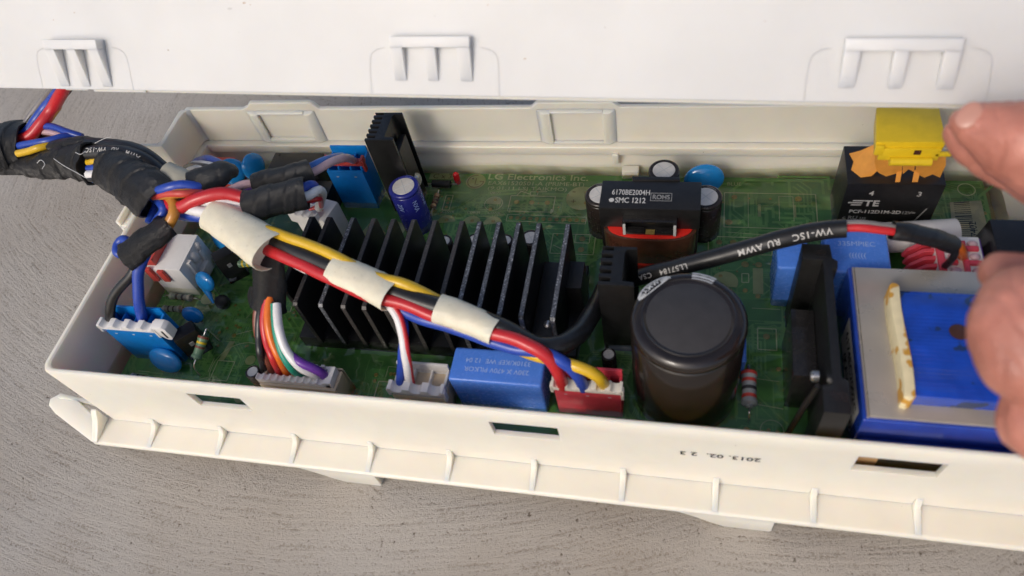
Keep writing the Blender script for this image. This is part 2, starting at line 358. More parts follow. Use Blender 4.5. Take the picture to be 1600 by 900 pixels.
# ================================================================ plastic tray
def bool_cut(o, boxes):
    ks = []
    for b in boxes:
        k = G().box(*b).build('cutter', 'tray'); ks.append(k)
        md = o.modifiers.new('b', 'BOOLEAN'); md.operation = 'DIFFERENCE'; md.object = k; md.solver = 'EXACT'
    bpy.context.view_layer.update()
    dg = bpy.context.evaluated_depsgraph_get(); me = bpy.data.meshes.new_from_object(o.evaluated_get(dg))
    print('SHELL', len(o.data.vertices), len(me.vertices))
    o.modifiers.clear(); old = o.data; o.data = me; bpy.data.meshes.remove(old)
    for k in ks: bpy.data.objects.remove(k)
    me.shade_smooth(); me.set_sharp_from_angle(angle=math.radians(35))
def rrect(x0, x1, y0, y1, r, k=6):
    out = []
    for cx, cy, a0 in ((x1-r, y0+r, -90), (x1-r, y1-r, 0), (x0+r, y1-r, 90), (x0+r, y0+r, 180)):
        for i in range(k+1):
            a = math.radians(a0+90*i/k); out.append((cx+r*math.cos(a), cy+r*math.sin(a)))
    return out
tray = thing('plastic_tray', 'long cream plastic tray holding the circuit board, standing on the concrete', 'tray', (15, 6, ZG))
XR = 32.3; XB = 32.0
rings = [(rrect(-0.28, XR+0.1, 0.22, 12.73, 0.30), 0.15), (rrect(-0.02, XR-0.02, 0.02, 12.61, 0.42), 4.50), (rrect(0.04, XR-0.06, 0.07, 12.57, 0.38), 4.585), (rrect(0.10, XR-0.12, 0.12, 12.53, 0.36), 4.6),
         (rrect(0.17, XR-0.18, 0.16, 12.49, 0.32), 4.6), (rrect(0.22, XR-0.23, 0.20, 12.45, 0.32), 4.56), (rrect(0.24, XR-0.24, 0.215, 12.43, 0.32), 4.48),
         (rrect(0.33, XR-0.32, 0.25, 12.41, 0.30), 3.20), (rrect(0.44, XR-0.46, 0.36, 12.06, 0.3), 1.4)]
g = G(); k = len(rings[0][0]); vs = [(x, y, z) for r, z in rings for x, y in r]; fs = []
for a in range(len(rings)-1):
    for i in range(k): fs.append((a*k+i, a*k+(i+1) % k, (a+1)*k+(i+1) % k, (a+1)*k+i))
fs.append(tuple(range(k-1, -1, -1))); fs.append(tuple((len(rings)-1)*k+i for i in range(k)))
g.add(vs, fs); shell = g.build('tray_shell', 'tray', tray)
L0 = ROOT[tray.name]
def lb(*a): return a
bool_cut(shell, [lb(-2, XR+2, 11.55, 14, 3.32, 6), lb(-2, 1.2, 7.55, 11.9, 3.35, 6),
                 lb(5.26, 7.28, -1, 0.9, 2.84, 3.83), lb(15.7, 17.8, -1, 0.9, 2.82, 3.83), lb(26.02, 28.2, -1, 0.9, 2.78, 3.83)])
# back panel with the higher rim, sloping shoulder and two lugs
zt = 5.06
prof = [(-0.10, 0.3), (-0.10, 4.85), (-0.05, 4.98), (0.08, 5.06), (0.3, zt), (2.8, zt), (3.1, zt+0.12), (3.3, 5.40), (6.0, 5.40), (6.15, 5.34), (6.35, zt), (15.2, zt), (15.45, 5.30), (18.3, 5.30), (18.55, zt), (XR, zt), (XR, 0.3)]
g = G(); g.prism(prof, 'y', 12.46, 12.69); g.build('back_wall', 'tray', tray, bevel=0.06, seg=3)
g = G(); g.box(-0.2, XR-0.3, 12.12, 12.459, 2.9, 3.33); g.build('back_ledge', 'tray', tray, bevel=0.07, seg=3)
# the left wall behind the wire exit, and the spout the wires leave through
g = G(); g.prism([(-1.7, 10.22), (-0.12, 10.22), (0.02, 10.30), (0.06, 10.45), (0.06, 11.9), (0.14, 12.33), (0.34, 12.461), (-0.06, 12.461), (-0.15, 12.33), (-0.15, 10.55), (-0.22, 10.42), (-1.7, 10.40)], 'z', 3.352, 5.10); g.build('side_wall', 'tray', tray, bevel=0.05)
g = G(); g.box(-1.7, 0.45, 7.42, 10.4, 3.18, 3.349); g.build('wire_spout', 'tray', tray, bevel=0.05)
g = G(); g.box(-1.7, -1.55, 7.42, 10.4, 0.5, 3.6); g.build('wire_spout', 'tray', tray, bevel=0.05)
# latch pockets on the back wall
for (a, b, zb, zt2) in ((3.5, 5.62, 3.54, 4.89), (15.92, 17.92, 3.42, 4.89)):
    g = G()
    g.hull8([(a-0.55, 12.459, 3.345), (a, 12.459, 3.345), (a, 12.30, 3.345), (a-0.25, 12.30, 3.345)], [(a-0.55, 12.459, 5.0), (a, 12.459, 5.0), (a, 12.30, 4.89), (a-0.3, 12.30, 4.89)])
    g.hull8([(b, 12.459, 3.345), (b+0.5, 12.459, 3.345), (b+0.25, 12.30, 3.345), (b, 12.30, 3.345)], [(b, 12.459, 5.0), (b+0.5, 12.459, 5.0), (b+0.25, 12.30, 4.89), (b, 12.30, 4.89)])
    g.box(a, b, 12.302, 12.459, 3.345, zb)
    g.hull8([(a, 12.459, zt2), (b, 12.459, zt2), (b, 12.302, zt2), (a, 12.302, zt2)], [(a-0.02, 12.459, 5.02), (b+0.02, 12.459, 5.02), (b, 12.33, 4.96), (a, 12.33, 4.96)])
    g.build('latch_pocket', 'tray', tray, bevel=0.03)
for x in (18.35, 27.5):
    g = G(); g.box(x-0.12, x+0.12, 11.99, 12.13, 2.55, 3.05); g.build('locating_peg', 'tray', tray, bevel=0.05)
g = G(); g.box(18.6, 19.25, 11.75, 12.08, 2.0, 2.42); g.build('board_clip', 'tray', tray, bevel=0.04)
# flange round the foot of the front wall, with gussets
g = G(); g.prism([(0.5, 0.36), (0.17, 0.36), (-0.70, 0.30), (-0.765, 0.24), (-0.765, 0.10), (-0.70, 0.06), (0.5, 0.06)], 'x', -0.52, XR); g.build('flange', 'tray', tray, bevel=0.03)
for x in (1.95, 4.85, 7.85, 10.80, 13.70, 16.65, 19.6, 22.5, 25.4, 28.3):
    g = G(); c = [(0.25, 0.90), (0.155, 0.88), (0.11, 0.72), (0.03, 0.56), (-0.16, 0.455), (-0.42, 0.385), (-0.70, 0.315), (-0.70, 0.25), (0.25, 0.25)]
    g.prism(c, 'x', x-0.095, x+0.095); g.build('rib', 'tray', tray, bevel=0.045, seg=3)
g = G(); g.prism([(0.25, 1.15), (0.14, 1.1), (-0.05, 0.85), (-0.42, 0.55), (-0.74, 0.36), (-0.74, 0.20), (0.25, 0.2)], 'x', -0.56, -0.30); g.build('rib', 'tray', tray, bevel=0.05)
ear = [(-0.57, -0.74, 0.28), (-1.6, -0.30, 0.42), (-2.55, 0.12, 0.62), (-2.93, 0.38, 0.72), (-2.92, 0.62, 0.82), (-2.55, 0.84, 0.88), (-1.66, 0.66, 0.86), (-0.9, 0.25, 0.72), (-0.40, 0.05, 0.55)]
g = G(); nE = len(ear); g.add([e for e in ear]+[(x, y+0.05, z-0.22) for x, y, z in ear], [tuple(range(nE)), tuple(range(2*nE-1, nE-1, -1))]+[(i, nE+i, nE+(i+1) % nE, (i+1) % nE) for i in range(nE)])
g.build('corner_ear', 'tray', tray, bevel=0.04)
g = G(); g.prism([(-0.32, 0.5), (-0.60, 0.50), (-2.4, 1.05), (-2.4, 0.85), (-0.60, 0.24), (-0.32, 0.22)], 'y', 0.62, 0.80); g.build('corner_ear', 'tray', tray, bevel=0.05)
# feet
for (a, b) in ((7.6, 11.0), (20.9, 24.3)):
    g = G(); g.prism([(a, 0.12), (a+0.5, 0.06), (a+1.0, -0.22), (a+1.55, -0.62), (a+1.95, -0.855), (b-0.08, -0.855), (b, -0.78), (b, 0.12)], 'y', -0.755, -0.60)
    g.box(a+1.2, b-1.05, -0.60, 0.3, -0.853, 0.1); g.box(b-0.12, b-0.01, -0.6, 0.3, -0.852, 0.1)
    g.build('foot', 'tray', tray, bevel=0.02)
text('2013. 02.  2 3', 0.40, (23.62, 0.085, 2.95), (-1, 0, 0), (0, 0.05, -1), 'ink', tray, 'date_stamp', bold=0.008, sp=1.03)

# ================================================================ circuit board and resin
ZB = 1.95; ZR_ = 2.2
board = thing('circuit_board', 'green circuit board with pale print, sunk in clear resin inside the cream tray', 'circuit board', (15, 6, 1.8))
g = G(); g.box(0.75, 31.5, 0.40, 11.95, 1.79, ZB); g.build('board_panel', 'board', board)
g = G(); g.box(0.50, 31.8, 0.45, 12.02, 1.42, 1.6); g.build('resin_bed', 'amber', board)

FOOT = []       # footprints that the resin climbs up: ('b', x0,x1,y0,y1) or ('c', x,y,r)
# board print and pads
SK = G(); SP = G(); PADS = []
zs = ZB+0.034
ZK = [0]
def zk():                                               # every flat piece a hair above the last, so none share a plane
    ZK[0] += 1; return ZK[0]*2e-5
def pad(x, y, r=0.10): PADS.append((x, y, r))
def line(x0, y0, x1, y1, wd=0.035):
    d = Vector((x1-x0, y1-y0)); d.normalize(); nn = Vector((-d.y, d.x))*wd/2
    z_ = zs+zk()-.004
    SK.add([(x0+nn.x, y0+nn.y, z_), (x0-nn.x, y0-nn.y, z_), (x1-nn.x, y1-nn.y, z_), (x1+nn.x, y1+nn.y, z_)], [(0,1,2,3)])
def rect(x0, y0, x1, y1): line(x0,y0,x1,y0); line(x1,y0,x1,y1); line(x1,y1,x0,y1); line(x0,y1,x0,y0)
def ring(x, y, r, wd=0.03, a0=0, a1=360, k=28):
    vs = []
    for i in range(k+1):
        a = math.radians(a0+(a1-a0)*i/k); vs += [(x+(r-wd)*math.cos(a), y+(r-wd)*math.sin(a), zs), (x+r*math.cos(a), y+r*math.sin(a), zs)]
    SK.add(vs, [(2*i, 2*i+1, 2*i+3, 2*i+2) for i in range(k)])
def poly(pts, m=None):
    z_ = zs-.007+zk(); (m or SP).add([(x, y, z_) for x, y in pts], [tuple(range(len(pts)))])
def disc(x, y, r, a0=0, a1=360, k=24): poly([(x+r*math.cos(math.radians(a0+(a1-a0)*i/k)), y+r*math.sin(math.radians(a0+(a1-a0)*i/k))) for i in range(k+(a1-a0 < 360))])
# maker's line with round emblem
text('LG Electronics Inc.', 0.47, (13.05, 11.62, zs), (1,0,0), (0,1,0), 'silk', board, 'board_lettering', bold=0.006, width=4.2)
text('EAX61520501-A (PRIME-BT)', 0.30, (13.12, 11.32, zs), (1,0,0), (0,1,0), 'silk', board, 'board_lettering', width=4.0)
text('(9.01.11 LSJ TAIKMO)', 0.26, (13.15, 11.05, zs), (1,0,0), (0,1,0), 'silk', board, 'board_lettering', width=3.3)
LX, LY = 12.58, 11.50
disc(LX, LY, 0.42)
EM = G()
def eline(x0, y0, x1, y1):
    d = Vector((x1-x0, y1-y0)); d.normalize(); nn = Vector((-d.y, d.x))*0.017
    EM.add([(x0+nn.x, y0+nn.y, zs+.001), (x0-nn.x, y0-nn.y, zs+.001), (x1-nn.x, y1-nn.y, zs+.001), (x1+nn.x, y1+nn.y, zs+.001)], [(0,1,2,3)])
vs = []
for i in range(31):
    a = math.radians(80+280*i/30); vs += [(LX+0.32*math.cos(a), LY+0.32*math.sin(a), zs+.001), (LX+0.36*math.cos(a), LY+0.36*math.sin(a), zs+.001)]
EM.add(vs, [(2*i, 2*i+1, 2*i+3, 2*i+2) for i in range(30)])
eline(LX, LY+.17, LX, LY-.17); eline(LX, LY-.17, LX+.15, LY-.17); eline(LX+.17, LY, LX+.34, LY); EM.lathe([(0, 0.002), (0.045, 0.002), (0.045, 0)], (LX-.14, LY+.14, zs), 12)
EM.build('round_emblem', 'hole', board)
poly([(10.5, 11.92), (11.75, 11.92), (11.75, 11.58), (10.5, 11.58)])
text('C x 3', 0.38, (10.65, 11.63, zs+.002), (1,0,0), (0,1,0), 'hole', board, 'board_lettering')
rect(14.22, 9.93, 16.04, 10.75); line(14.45, 10.75, 14.6, 11.0); line(14.6, 11.0, 15.0, 10.85); rect(15.0, 10.8, 15.3, 10.98); line(15.3, 10.98, 15.66, 11.0)
line(14.3, 9.86, 14.3, 10.1, .06); line(15.98, 9.86, 15.98, 10.1, .06)
for x in (14.51, 15.13, 15.76): pad(x, 10.41, 0.11)
disc(17.1, 10.7, 0.62); pad(17.25, 11.0, .07); pad(17.3, 10.45, .09)
text('-', 0.5, (16.68, 10.9, zs+.002), (1,0,0), (0,1,0), 'hole', board, 'board_lettering'); text('+', 0.4, (16.68, 10.38, zs+.002), (1,0,0), (0,1,0), 'hole', board, 'board_lettering')
line(14.25, 9.76, 17.4, 9.72, .03); line(14.25, 9.42, 17.4, 9.38, .03); line(14.25, 9.76, 14.25, 9.42, .03); line(17.4, 9.72, 17.4, 9.38, .03)
for i in range(12): pad(14.42+i*0.262, 9.59-i*0.004, 0.085)
for i, x in enumerate((11.8, 12.86, 13.73)): disc(x, 9.25, 0.38, 10, 190); pad(x, 9.38, .08); text(('CD21K', 'CD81M', 'CD71K')[i], 0.17, (x-.3, 9.75, zs), (1,0,0), (0,1,0), 'silk', board, 'board_lettering')
disc(13.57, 10.38, 0.30, -20, 200); ring(13.57, 10.3, 0.38); pad(13.6, 10.5, .07); pad(13.5, 10.0, .09); text('Q8171', 0.17, (13.3, 10.82, zs), (1,0,0), (0,1,0), 'silk', board, 'board_lettering')
rect(11.48, 9.9, 11.78, 10.7); pad(11.63, 10.5, .075); pad(11.63, 10.28, .075); pad(11.63, 10.06, .075)
rect(16.22, 7.91, 17.86, 8.86); rect(17.1, 8.45, 17.65, 8.85); pad(17.37, 8.65, .12); pad(17.38, 8.13, .12); line(16.3, 8.3, 16.9, 8.0, .03)
for _ in range(26): pad(random.uniform(11, 17.6), random.uniform(8.3, 11.0), random.uniform(.03, .055))
# right hand area
rect(22.54, 9.44, 25.8, 11.13); line(23.4, 9.44, 23.4, 11.13, .02); line(24.5, 9.8, 24.5, 11.0, .02); line(25.0, 9.8, 25.0, 11.0, .02); line(24.5, 11.0, 25.0, 11.0, .02)
pad(22.9, 10.91, .11); pad(25.19, 10.88, .13); pad(22.7, 9.67, .14); pad(25.57, 9.65, .13)
poly([(23.74, 9.98), (23.85, 9.98), (23.85, 10.58), (23.74, 10.58)]); poly([(25.0, 9.98), (25.09, 9.98), (25.09, 10.58), (25.0, 10.58)])
text('BLUE', 0.24, (22.62, 11.5, zs), (1,0,0), (0,1,0), 'silk', board, 'board_lettering')
rect(22.0, 8.2, 24.2, 8.97); pad(22.38, 8.71, .11); pad(22.87, 8.72, .12); pad(23.28, 7.75, .13); pad(23.74, 7.75, .12)
disc(22.6, 6.95, 0.45, -30, 200); pad(22.45, 7.2, .07); poly([(23.54, 6.5), (23.88, 6.5), (23.88, 7.6), (23.54, 7.6)]); rect(23.17, 6.96, 23.40, 7.34); pad(23.28, 6.62, .09); pad(23.7, 6.4, .09)
rect(23.67, 4.29, 24.26, 5.11); pad(23.95, 4.8, .11); pad(24.3, 3.6, .08); ring(24.05, 1.45, 0.35, .02); pad(23.3, 1.4, .09); pad(23.95, 1.45, .06); pad(24.2, 1.42, .06)
line(22.6, 9.2, 25.8, 9.0, .02); line(23.5, 5.9, 24.4, 5.9, .02); line(23.55, 2.3, 24.4, 2.2, .02); line(23.6, 3.2, 24.3, 3.15, .02)
ring(30.9, 11.5, 0.30, .04); pad(30.6, 8.6, .1); pad(31.3, 10.4, .08)
for _ in range(22): pad(random.uniform(22, 26), random.uniform(5.2, 11.6), random.uniform(.03, .055))
# lower left area
rect(4.5, 1.5, 5.2, 2.3); disc(5.79, 2.42, 0.2); poly([(4.5, 2.3), (4.72, 2.3), (4.85, 3.15), (4.62, 3.15)]); ring(5.5, 2.0, 1.15, .025, 60, 250); pad(4.7, 3.4, .09)
line(4.75, 3.45, 5.9, 3.9, .025); line(4.3, 1.8, 4.3, 2.4, .025); line(5.4, 4.5, 6.0, 5.6, .025); rect(5.3, 4.6, 6.6, 5.6); line(4.9, 4.2, 5.2, 4.9, .02)
disc(2.85, 5.0, .3); disc(6.0, 0.95, .25)
for _ in range(40): pad(random.uniform(3.6, 7.0), random.uniform(2.9, 6.8), random.uniform(.035, .07))
for _ in range(14): pad(random.uniform(10.6, 12.2), random.uniform(1.0, 2.4), random.uniform(.04, .08))
rect(11.0, 1.1, 11.9, 2.0); pad(11.25, 1.35, .1); pad(11.6, 1.35, .1); line(11.2, 2.2, 11.2, 2.6, .02); line(11.2, 2.6, 12.0, 2.6, .02)
poly([(1.0, 5.8), (1.5, 5.8), (1.5, 6.6), (1.0, 6.6)]); poly([(3.2, 7.7), (4.5, 7.7), (4.5, 8.3), (3.2, 8.3)]); poly([(9.3, 7.6), (9.9, 7.5), (10.2, 9.0), (9.6, 9.3)]); poly([(8.0, 7.8), (9.0, 7.6), (9.4, 8.6), (8.6, 9.2)])
for k_ in range(7): line(1.4+k_*.0, 1.0+k_*.1, 1.9, 1.0+k_*.1, .02)
TR = G(); PO = G(); ZT = [0]
def trace(pts, wd):
    for (xa, ya), (xb, yb) in zip(pts, pts[1:]):
        d = Vector((xb-xa, yb-ya))
        if d.length < 1e-4: continue
        d.normalize(); q = Vector((-d.y, d.x))*wd/2; e_ = d*wd*.35; ZT[0] += 1; zt_ = ZB+.003+ZT[0]*1.4e-5
        TR.add([(xa-e_.x+q.x, ya-e_.y+q.y, zt_), (xa-e_.x-q.x, ya-e_.y-q.y, zt_), (xb+e_.x-q.x, yb+e_.y-q.y, zt_), (xb+e_.x+q.x, yb+e_.y+q.y, zt_)], [(0,1,2,3)])
for (xa, xb, ya, yb, cnt) in ((3.3, 7.3, .8, 7.2, 70), (10.4, 12.2, .6, 2.8, 22), (10.5, 18, 7.2, 10.9, 70), (22, 26.2, 5, 11.8, 45), (23.0, 24.5, .6, 5.4, 26), (.8, 4, 3, 11.5, 40), (29.4, 31.4, 7.6, 11.8, 26), (17.7, 20, .6, 3.6, 24), (.8, 4.5, .6, 2.2, 20)):
    for _ in range(cnt):
        x = random.uniform(xa, xb); y = random.uniform(ya, yb); a = random.choice((0, 90, 180, 270)); pts = [(x, y)]
        for k_ in range(random.randint(2, 4)):
            L_ = random.uniform(.25, 1.3); x = min(xb, max(xa, x+L_*math.cos(math.radians(a)))); y = min(yb, max(ya, y+L_*math.sin(math.radians(a)))); pts.append((x, y)); a += random.choice((45, -45, 90, -90))
        n_par = random.choice((1, 1, 2, 3)); wd = random.choice((.035, .045, .06, .1))
        for k_ in range(n_par): trace([(px+k_*wd*2.2, py+k_*wd*2.2) for px, py in pts], wd)
    for _ in range(cnt//9):
        x = random.uniform(xa, xb-.6); y = random.uniform(ya, yb-.6); w_, h_ = random.uniform(.5, 1.5), random.uniform(.4, 1.2); x2 = min(xb, x+w_); y2 = min(yb, y+h_)
        ZT[0] += 1; PO.add([(px, py, ZB+.0006+ZT[0]*1e-6+_*1.5e-4) for px, py in ((x, y), (x2-.2, y), (x2, y+.2), (x2, y2), (x+.15, y2), (x, y2-.15))], [(0,1,2,3,4,5)])
print('TRACES', ZT[0], ZK[0])
TR.build('copper_trace', 'trace', board, kind='stuff'); PO.build('copper_pour', 'pour', board, kind='stuff')
SK.build('board_outline_print', 'silk', board, kind='stuff'); SP.build('bare_patch', 'silkpoly', board, kind='stuff')
PM = {}
for x, y, r in PADS:
    key = round(r, 2)
    if key not in PM:
        q = G(); q.lathe([(0, .006), (r*.45, .006), (r*.8, .012), (r, .002)], (0, 0, 0), 12); PM[key] = q.build('solder_pad', 'gold', board, world=False); p_ = PM[key]
    else: p_ = PM[key].copy(); COL.objects.link(p_); p_.parent = board
    p_.location = Vector((x, y, zs+.001))-ROOT[board.name]

# barcode label on the board at the far right
bl = thing('barcode_label', 'yellowed barcode sticker on the green board at the far right', 'label', (30.77,10.02,2.00))
a, b_, c_, d_ = [Vector(q) for q in ((30.25,10.83,2.03), (31.27,10.95,2.03), (31.26,8.61,2.03), (30.09,8.56,2.03))]
G().add([a, b_, c_, d_], [(0,1,2,3)]).build('paper', 'paperlabel2', bl)
g = G()
for i in range(26):
    t0 = (i+random.uniform(.1,.4))/26; t1 = t0+random.uniform(.008,.022)
    p = lambda s, t: (a.lerp(b_, s)).lerp(d_.lerp(c_, s), t)+Vector((0,0,.004))
    g.add([p(.12,t0), p(.12,t1), p(.62,t1), p(.62,t0)], [(0,1,2,3)])
g.build('barcode', 'ink', bl)
text('617402', 0.34, (c_+(b_-c_)*.15+(d_-c_)*.28+Vector((0,0,.004))), b_-c_, d_-c_, 'ink', bl)

# ================================================================ lid held above the tray
lid = thing('plastic_cover', 'white plastic lid with three hooks, held up over the back of the tray', 'lid', (14, 6.5, 10.7))
LE = Vector((23.48, -0.88, -0.04)).normalized(); LO = Vector((2.39, 7.10, 10.70))
LU = Vector((0, 0.57, 0.82)); LU = (LU-LE*LU.dot(LE)).normalized(); LN = LE.cross(LU)
LM = Matrix(((LE.x, LU.x, LN.x, LO.x), (LE.y, LU.y, LN.y, LO.y), (LE.z, LU.z, LN.z, LO.z), (0, 0, 0, 1)))    # x along the lower edge, y up the sheet, z out of its face
def lg():
    q = G(); q.x = LM; return q
g = lg(); g.box(-6.0, 28.8, 0, 13, -0.22, 0); g.build('lid_panel', 'lid', lid, bevel=0.04)
for q in ((-0.1, 1.9, -0.10), (-1.2, -0.3, -.07)):
    g = lg(); g.box(q[0], q[1], q[2], 0.6, -0.55, -0.33); g.build('inner_lip', 'tray', lid, bevel=0.03)
g = lg(); g.hull8([(1.5, -0.10, -.60), (28, -0.14, -.60), (28, -0.14, -.42), (1.5, -0.10, -.42)], [(1.5, 0.8, -.60), (28, 0.8, -.60), (28, 0.8, -.42), (1.5, 0.8, -.42)]); g.build('inner_lip', 'tray', lid, bevel=0.03)
g = lg(); g.box(-5.5, 28.4, 0.8, 1.1, -0.7, -0.2); g.build('lip_web', 'tray', lid)
for xc, wd, yb, yt, pz in ((0.0, 2.0, 0.1, 1.52, 0.36), (11.78, 2.3, 0.40, 1.58, 0.26), (23.5, 2.5, 0.36, 1.50, 0.22)):
    g = lg(); h = wd/2
    g.box(xc-h, xc+h, yt-0.28, yt, 0.001, pz)
    for q in (-h, -0.16, h-0.36):
        wq = 0.36 if q != -0.16 else 0.32
        g.prism([(yt-0.279, 0.001), (yt-0.279, pz-0.001), (yb, 0.03), (yb, 0.001)], 'x', xc+q+.002, xc+q+wq-.002)
    g.build('hook', 'lid', lid, bevel=0.02)
    # moulded outline round the hook
    o_ = [(xc-h-0.75, 0.02), (xc-h-0.72, 0.95), (xc-h-0.55, 1.2), (xc-h-0.25, 1.28)]; o2 = [(2*xc-x, y) for x, y in o_]
    for pth in (o_, o2):
        g = lg(); g.tube([(x, y, -0.0135) for x, y in pth], 0.018, 5); g.build('moulding_seam', 'lid', lid)

for i, (px_, py_, w_) in enumerate(((5.6, 2.35, .16), (6.1, 2.5, .10), (6.3, 2.45, .05), (5.8, 1.7, .05), (0.1, 2.3, .06), (-.75, 2.1, .05), (11.9, 2.1, .06), (13.4, 2.35, .05), (2.3, 3.0, .04), (9.0, 1.2, .04), (17.2, 2.5, .05), (20.4, 1.9, .04), (26.3, 2.2, .06), (14.4, 1.0, .07), (8.2, 2.9, .05), (24.6, 3.0, .05))):
    g = lg(); g.ball((px_, py_, 0.0), w_*.5, w_*.16, .003, 10, 6); g.build('scuff_mark', 'restan' if i % 3 else 'label', lid)
# ================================================================ hand holding the lid
hand = thing('person', 'bare hand of a person reaching in from the right edge, fingertip at the lid', 'person', (28.05,1.19,11.34))
H = G(); HV = []
def chain(pts, k=7):
    for (p, r), (p2, r2) in zip(pts, pts[1:]):
        p = Vector(p); p2 = Vector(p2)
        for i in range(k+1):
            t = i/k; HV.append((p.lerp(p2, t), r+(r2-r)*t))
chain([((26.83,4.31,11.83), .34), ((27.07,4.12,11.88), .52), ((27.44,3.91,11.88), .68), ((27.86,3.67,11.84), .90), ((28.67,3.32,11.74), 1.1), ((29.95,2.73,11.48), 1.4), ((31.47,1.17,10.60), 1.8)])
chain([((26.83,4.66,11.19), .26), ((27.12,4.40,11.06), .38), ((27.55,4.10,10.98), .46), ((28.13,3.75,10.95), .52), ((29.12,2.92,10.97), .8), ((30.91,1.17,9.89), 1.2)])
chain([((27.01,0.76,11.34), .38), ((27.44,0.63,11.25), .5), ((28.47,0.33,11.13), .7), ((30.33,0.17,10.49), 1.0)])
chain([((27.00,-0.40,11.92), .72), ((26.85,-0.92,11.85), .80), ((26.99,-1.31,11.67), .80), ((28.06,-1.35,11.22), .9), ((30.11,-0.84,10.36), 1.2)])
chain([((27.54,-1.71,10.87), .72), ((27.47,-2.00,10.69), .75), ((28.22,-2.14,10.38), .8), ((30.22,-1.53,9.73), 1.1)])
chain([((30.90,0.87,10.56), 1.9), ((30.75,-1.02,9.56), 1.7), ((33.94,-0.87,8.51), 2.2), ((38.84,-1.10,7.34), 2.6), ((45.01,-2.15,6.12), 3.2)], 14)
for p, r in HV: H.ball(p, r, seg=14, rings=9)
ho = H.build('hand_skin', 'skin', hand, smooth_deg=180)
md = ho.modifiers.new('r', 'REMESH'); md.mode = 'VOXEL'; md.voxel_size = 0.055
md = ho.modifiers.new('s', 'SMOOTH'); md.factor = 0.6; md.iterations = 9
dg = bpy.context.evaluated_depsgraph_get(); me = bpy.data.meshes.new_from_object(ho.evaluated_get(dg)); ho.modifiers.clear(); ho.data = me; me.shade_smooth()
off_ = ROOT[hand.name]
nv = len(me.vertices); co = np.empty(nv*3, dtype=np.float32); me.vertices.foreach_get('co', co); nr = np.empty(nv*3, dtype=np.float32); me.vertices.foreach_get('normal', nr); co = co.reshape(-1, 3); nr = nr.reshape(-1, 3)
for i in range(nv):                                      # creases, pores and knuckle folds
    p = Vector(co[i])+off_
    if p.x > 40: continue
    n_ = noise.noise(p*1.1)*.05+noise.noise(p*3.1)*.016+noise.noise(p*8)*.005
    c_ = (1-abs(noise.noise(Vector((p.x*2.4+p.z*.8, p.y*.7, p.z*1.6)))))**14*.03
    co[i] += nr[i]*(n_-c_)
me.vertices.foreach_set('co', co.reshape(-1)); me.update()
g = G(); g.tube([(39.86,-1.24,7.08), (52, -6, 15), (60, -14, 22), (64, -24, 34)], lambda u: 3.6+3.2*u, 24, cap=True, fn=lambda u, a: 1+.06*noise.noise(Vector((u*9, math.cos(a)*2, math.sin(a)*2)))); g.build('sleeve', 'w_grey', hand)  # unseen sleeved arm, added so its bulk blocks sky light from the right
g = G(); t_ = Vector((26.73,4.04,12.27)); g.x = Matrix.Translation(t_) @ Vector((-0.35, -0.45, 0.82)).to_track_quat('Z', 'X').to_matrix().to_4x4(); g.ball((0, 0, 0), 0.30, 0.22, 0.055, 24, 12); g.build('fingernail', 'nail', hand, smooth_deg=80)

# ================================================================ connectors
def scallop(x0, x1, n, z0, z1, rr=0.62):
    # strip outline with a round notch over each way
    pts = [(x0, z0), (x1, z0), (x1, z1)]; pw = (x1-x0)/n
    for i in range(n-1, -1, -1):
        cx = x0+(i+.5)*pw; r = pw*rr*0.5
        pts.append((cx+r, z1))
        for k in range(1, 6): a = math.pi*k/6; pts.append((cx+r*math.cos(a), z1-r*1.1*math.sin(a)))
        pts.append((cx-r, z1))
    pts.append((x0, z1)); return pts
def wafer(name, label, x0, x1, y0, y1, z1, house, plug, n, base=None, capy=0.0, backz=0.0, lift=0.0):
    t = thing(name, label, 'connector', ((x0+x1)/2, (y0+y1)/2, 2.0)); zl = 1.9
    FOOT.append(('b', x0, x1, y0, y1))
    g = G(); zf = z1-0.30-backz*0; wl = 0.09
    if base:
        b = G(); b.box(x0-.03, x1+.03, y0-.02, y1+.02, zl, z1-0.52); b.build('header', base, t, bevel=0.03); zl = z1-0.519
    g.box(x0, x1, y0, y0+wl, zl, zf); g.box(x0, x1, y1-wl, y1, zl, z1+backz)
    g.box(x0, x0+wl, y0+wl, y1-wl, zl, zf+backz); g.box(x1-wl, x1, y0+wl, y1-wl, zl, zf+backz); g.box(x0+wl, x1-wl, y0+wl, y1-wl, min(zl, z1-1.1), z1-1.0)
    for i in range(1, n): x = x0+(x1-x0)*i/n; g.box(x-.035, x+.035, y0+wl, y1-wl, z1-1.0, zf+backz-.03)
    g.build('housing', house, t, bevel=0.02)
    z1 += lift; g = G(); sp = scallop(x0-.06, x1+.06, n, z1-.28, z1); g.prism(sp, 'y', y0-.06+capy, y0+.28+capy)
    g.box(x0-.10, x0-.005, y0-.06+capy, y0+.12+capy, z1-.45, z1-.06); g.box(x1+.005, x1+.10, y0-.06+capy, y0+.12+capy, z1-.6, z1-.06)
    g.build('plug', plug, t, bevel=0.015)
    z1 -= lift
    for i in range(n//2+1): g = G(); x = x0+(x1-x0)*(i+.5)/(n//2+1); g.box(x-.05, x+.05, y0-.012, y0+.01, z1-.62, z1-.58); g.build('terminal_window', 'w_pink' if house == 'red' else 'label', t)
    return t
c_red = wafer('wire_connector', 'red connector with ivory plug strip between the blue block and fat dark capacitor', 17.47, 19.52, 1.45, 2.15, 3.9, 'red', 'ivory', 5)
c_blue = wafer('wire_connector', 'bright blue connector with white plug strip in the front left corner of the tray', 1.02, 3.20, 2.15, 2.98, 4.38, 'blue', 'white', 4)
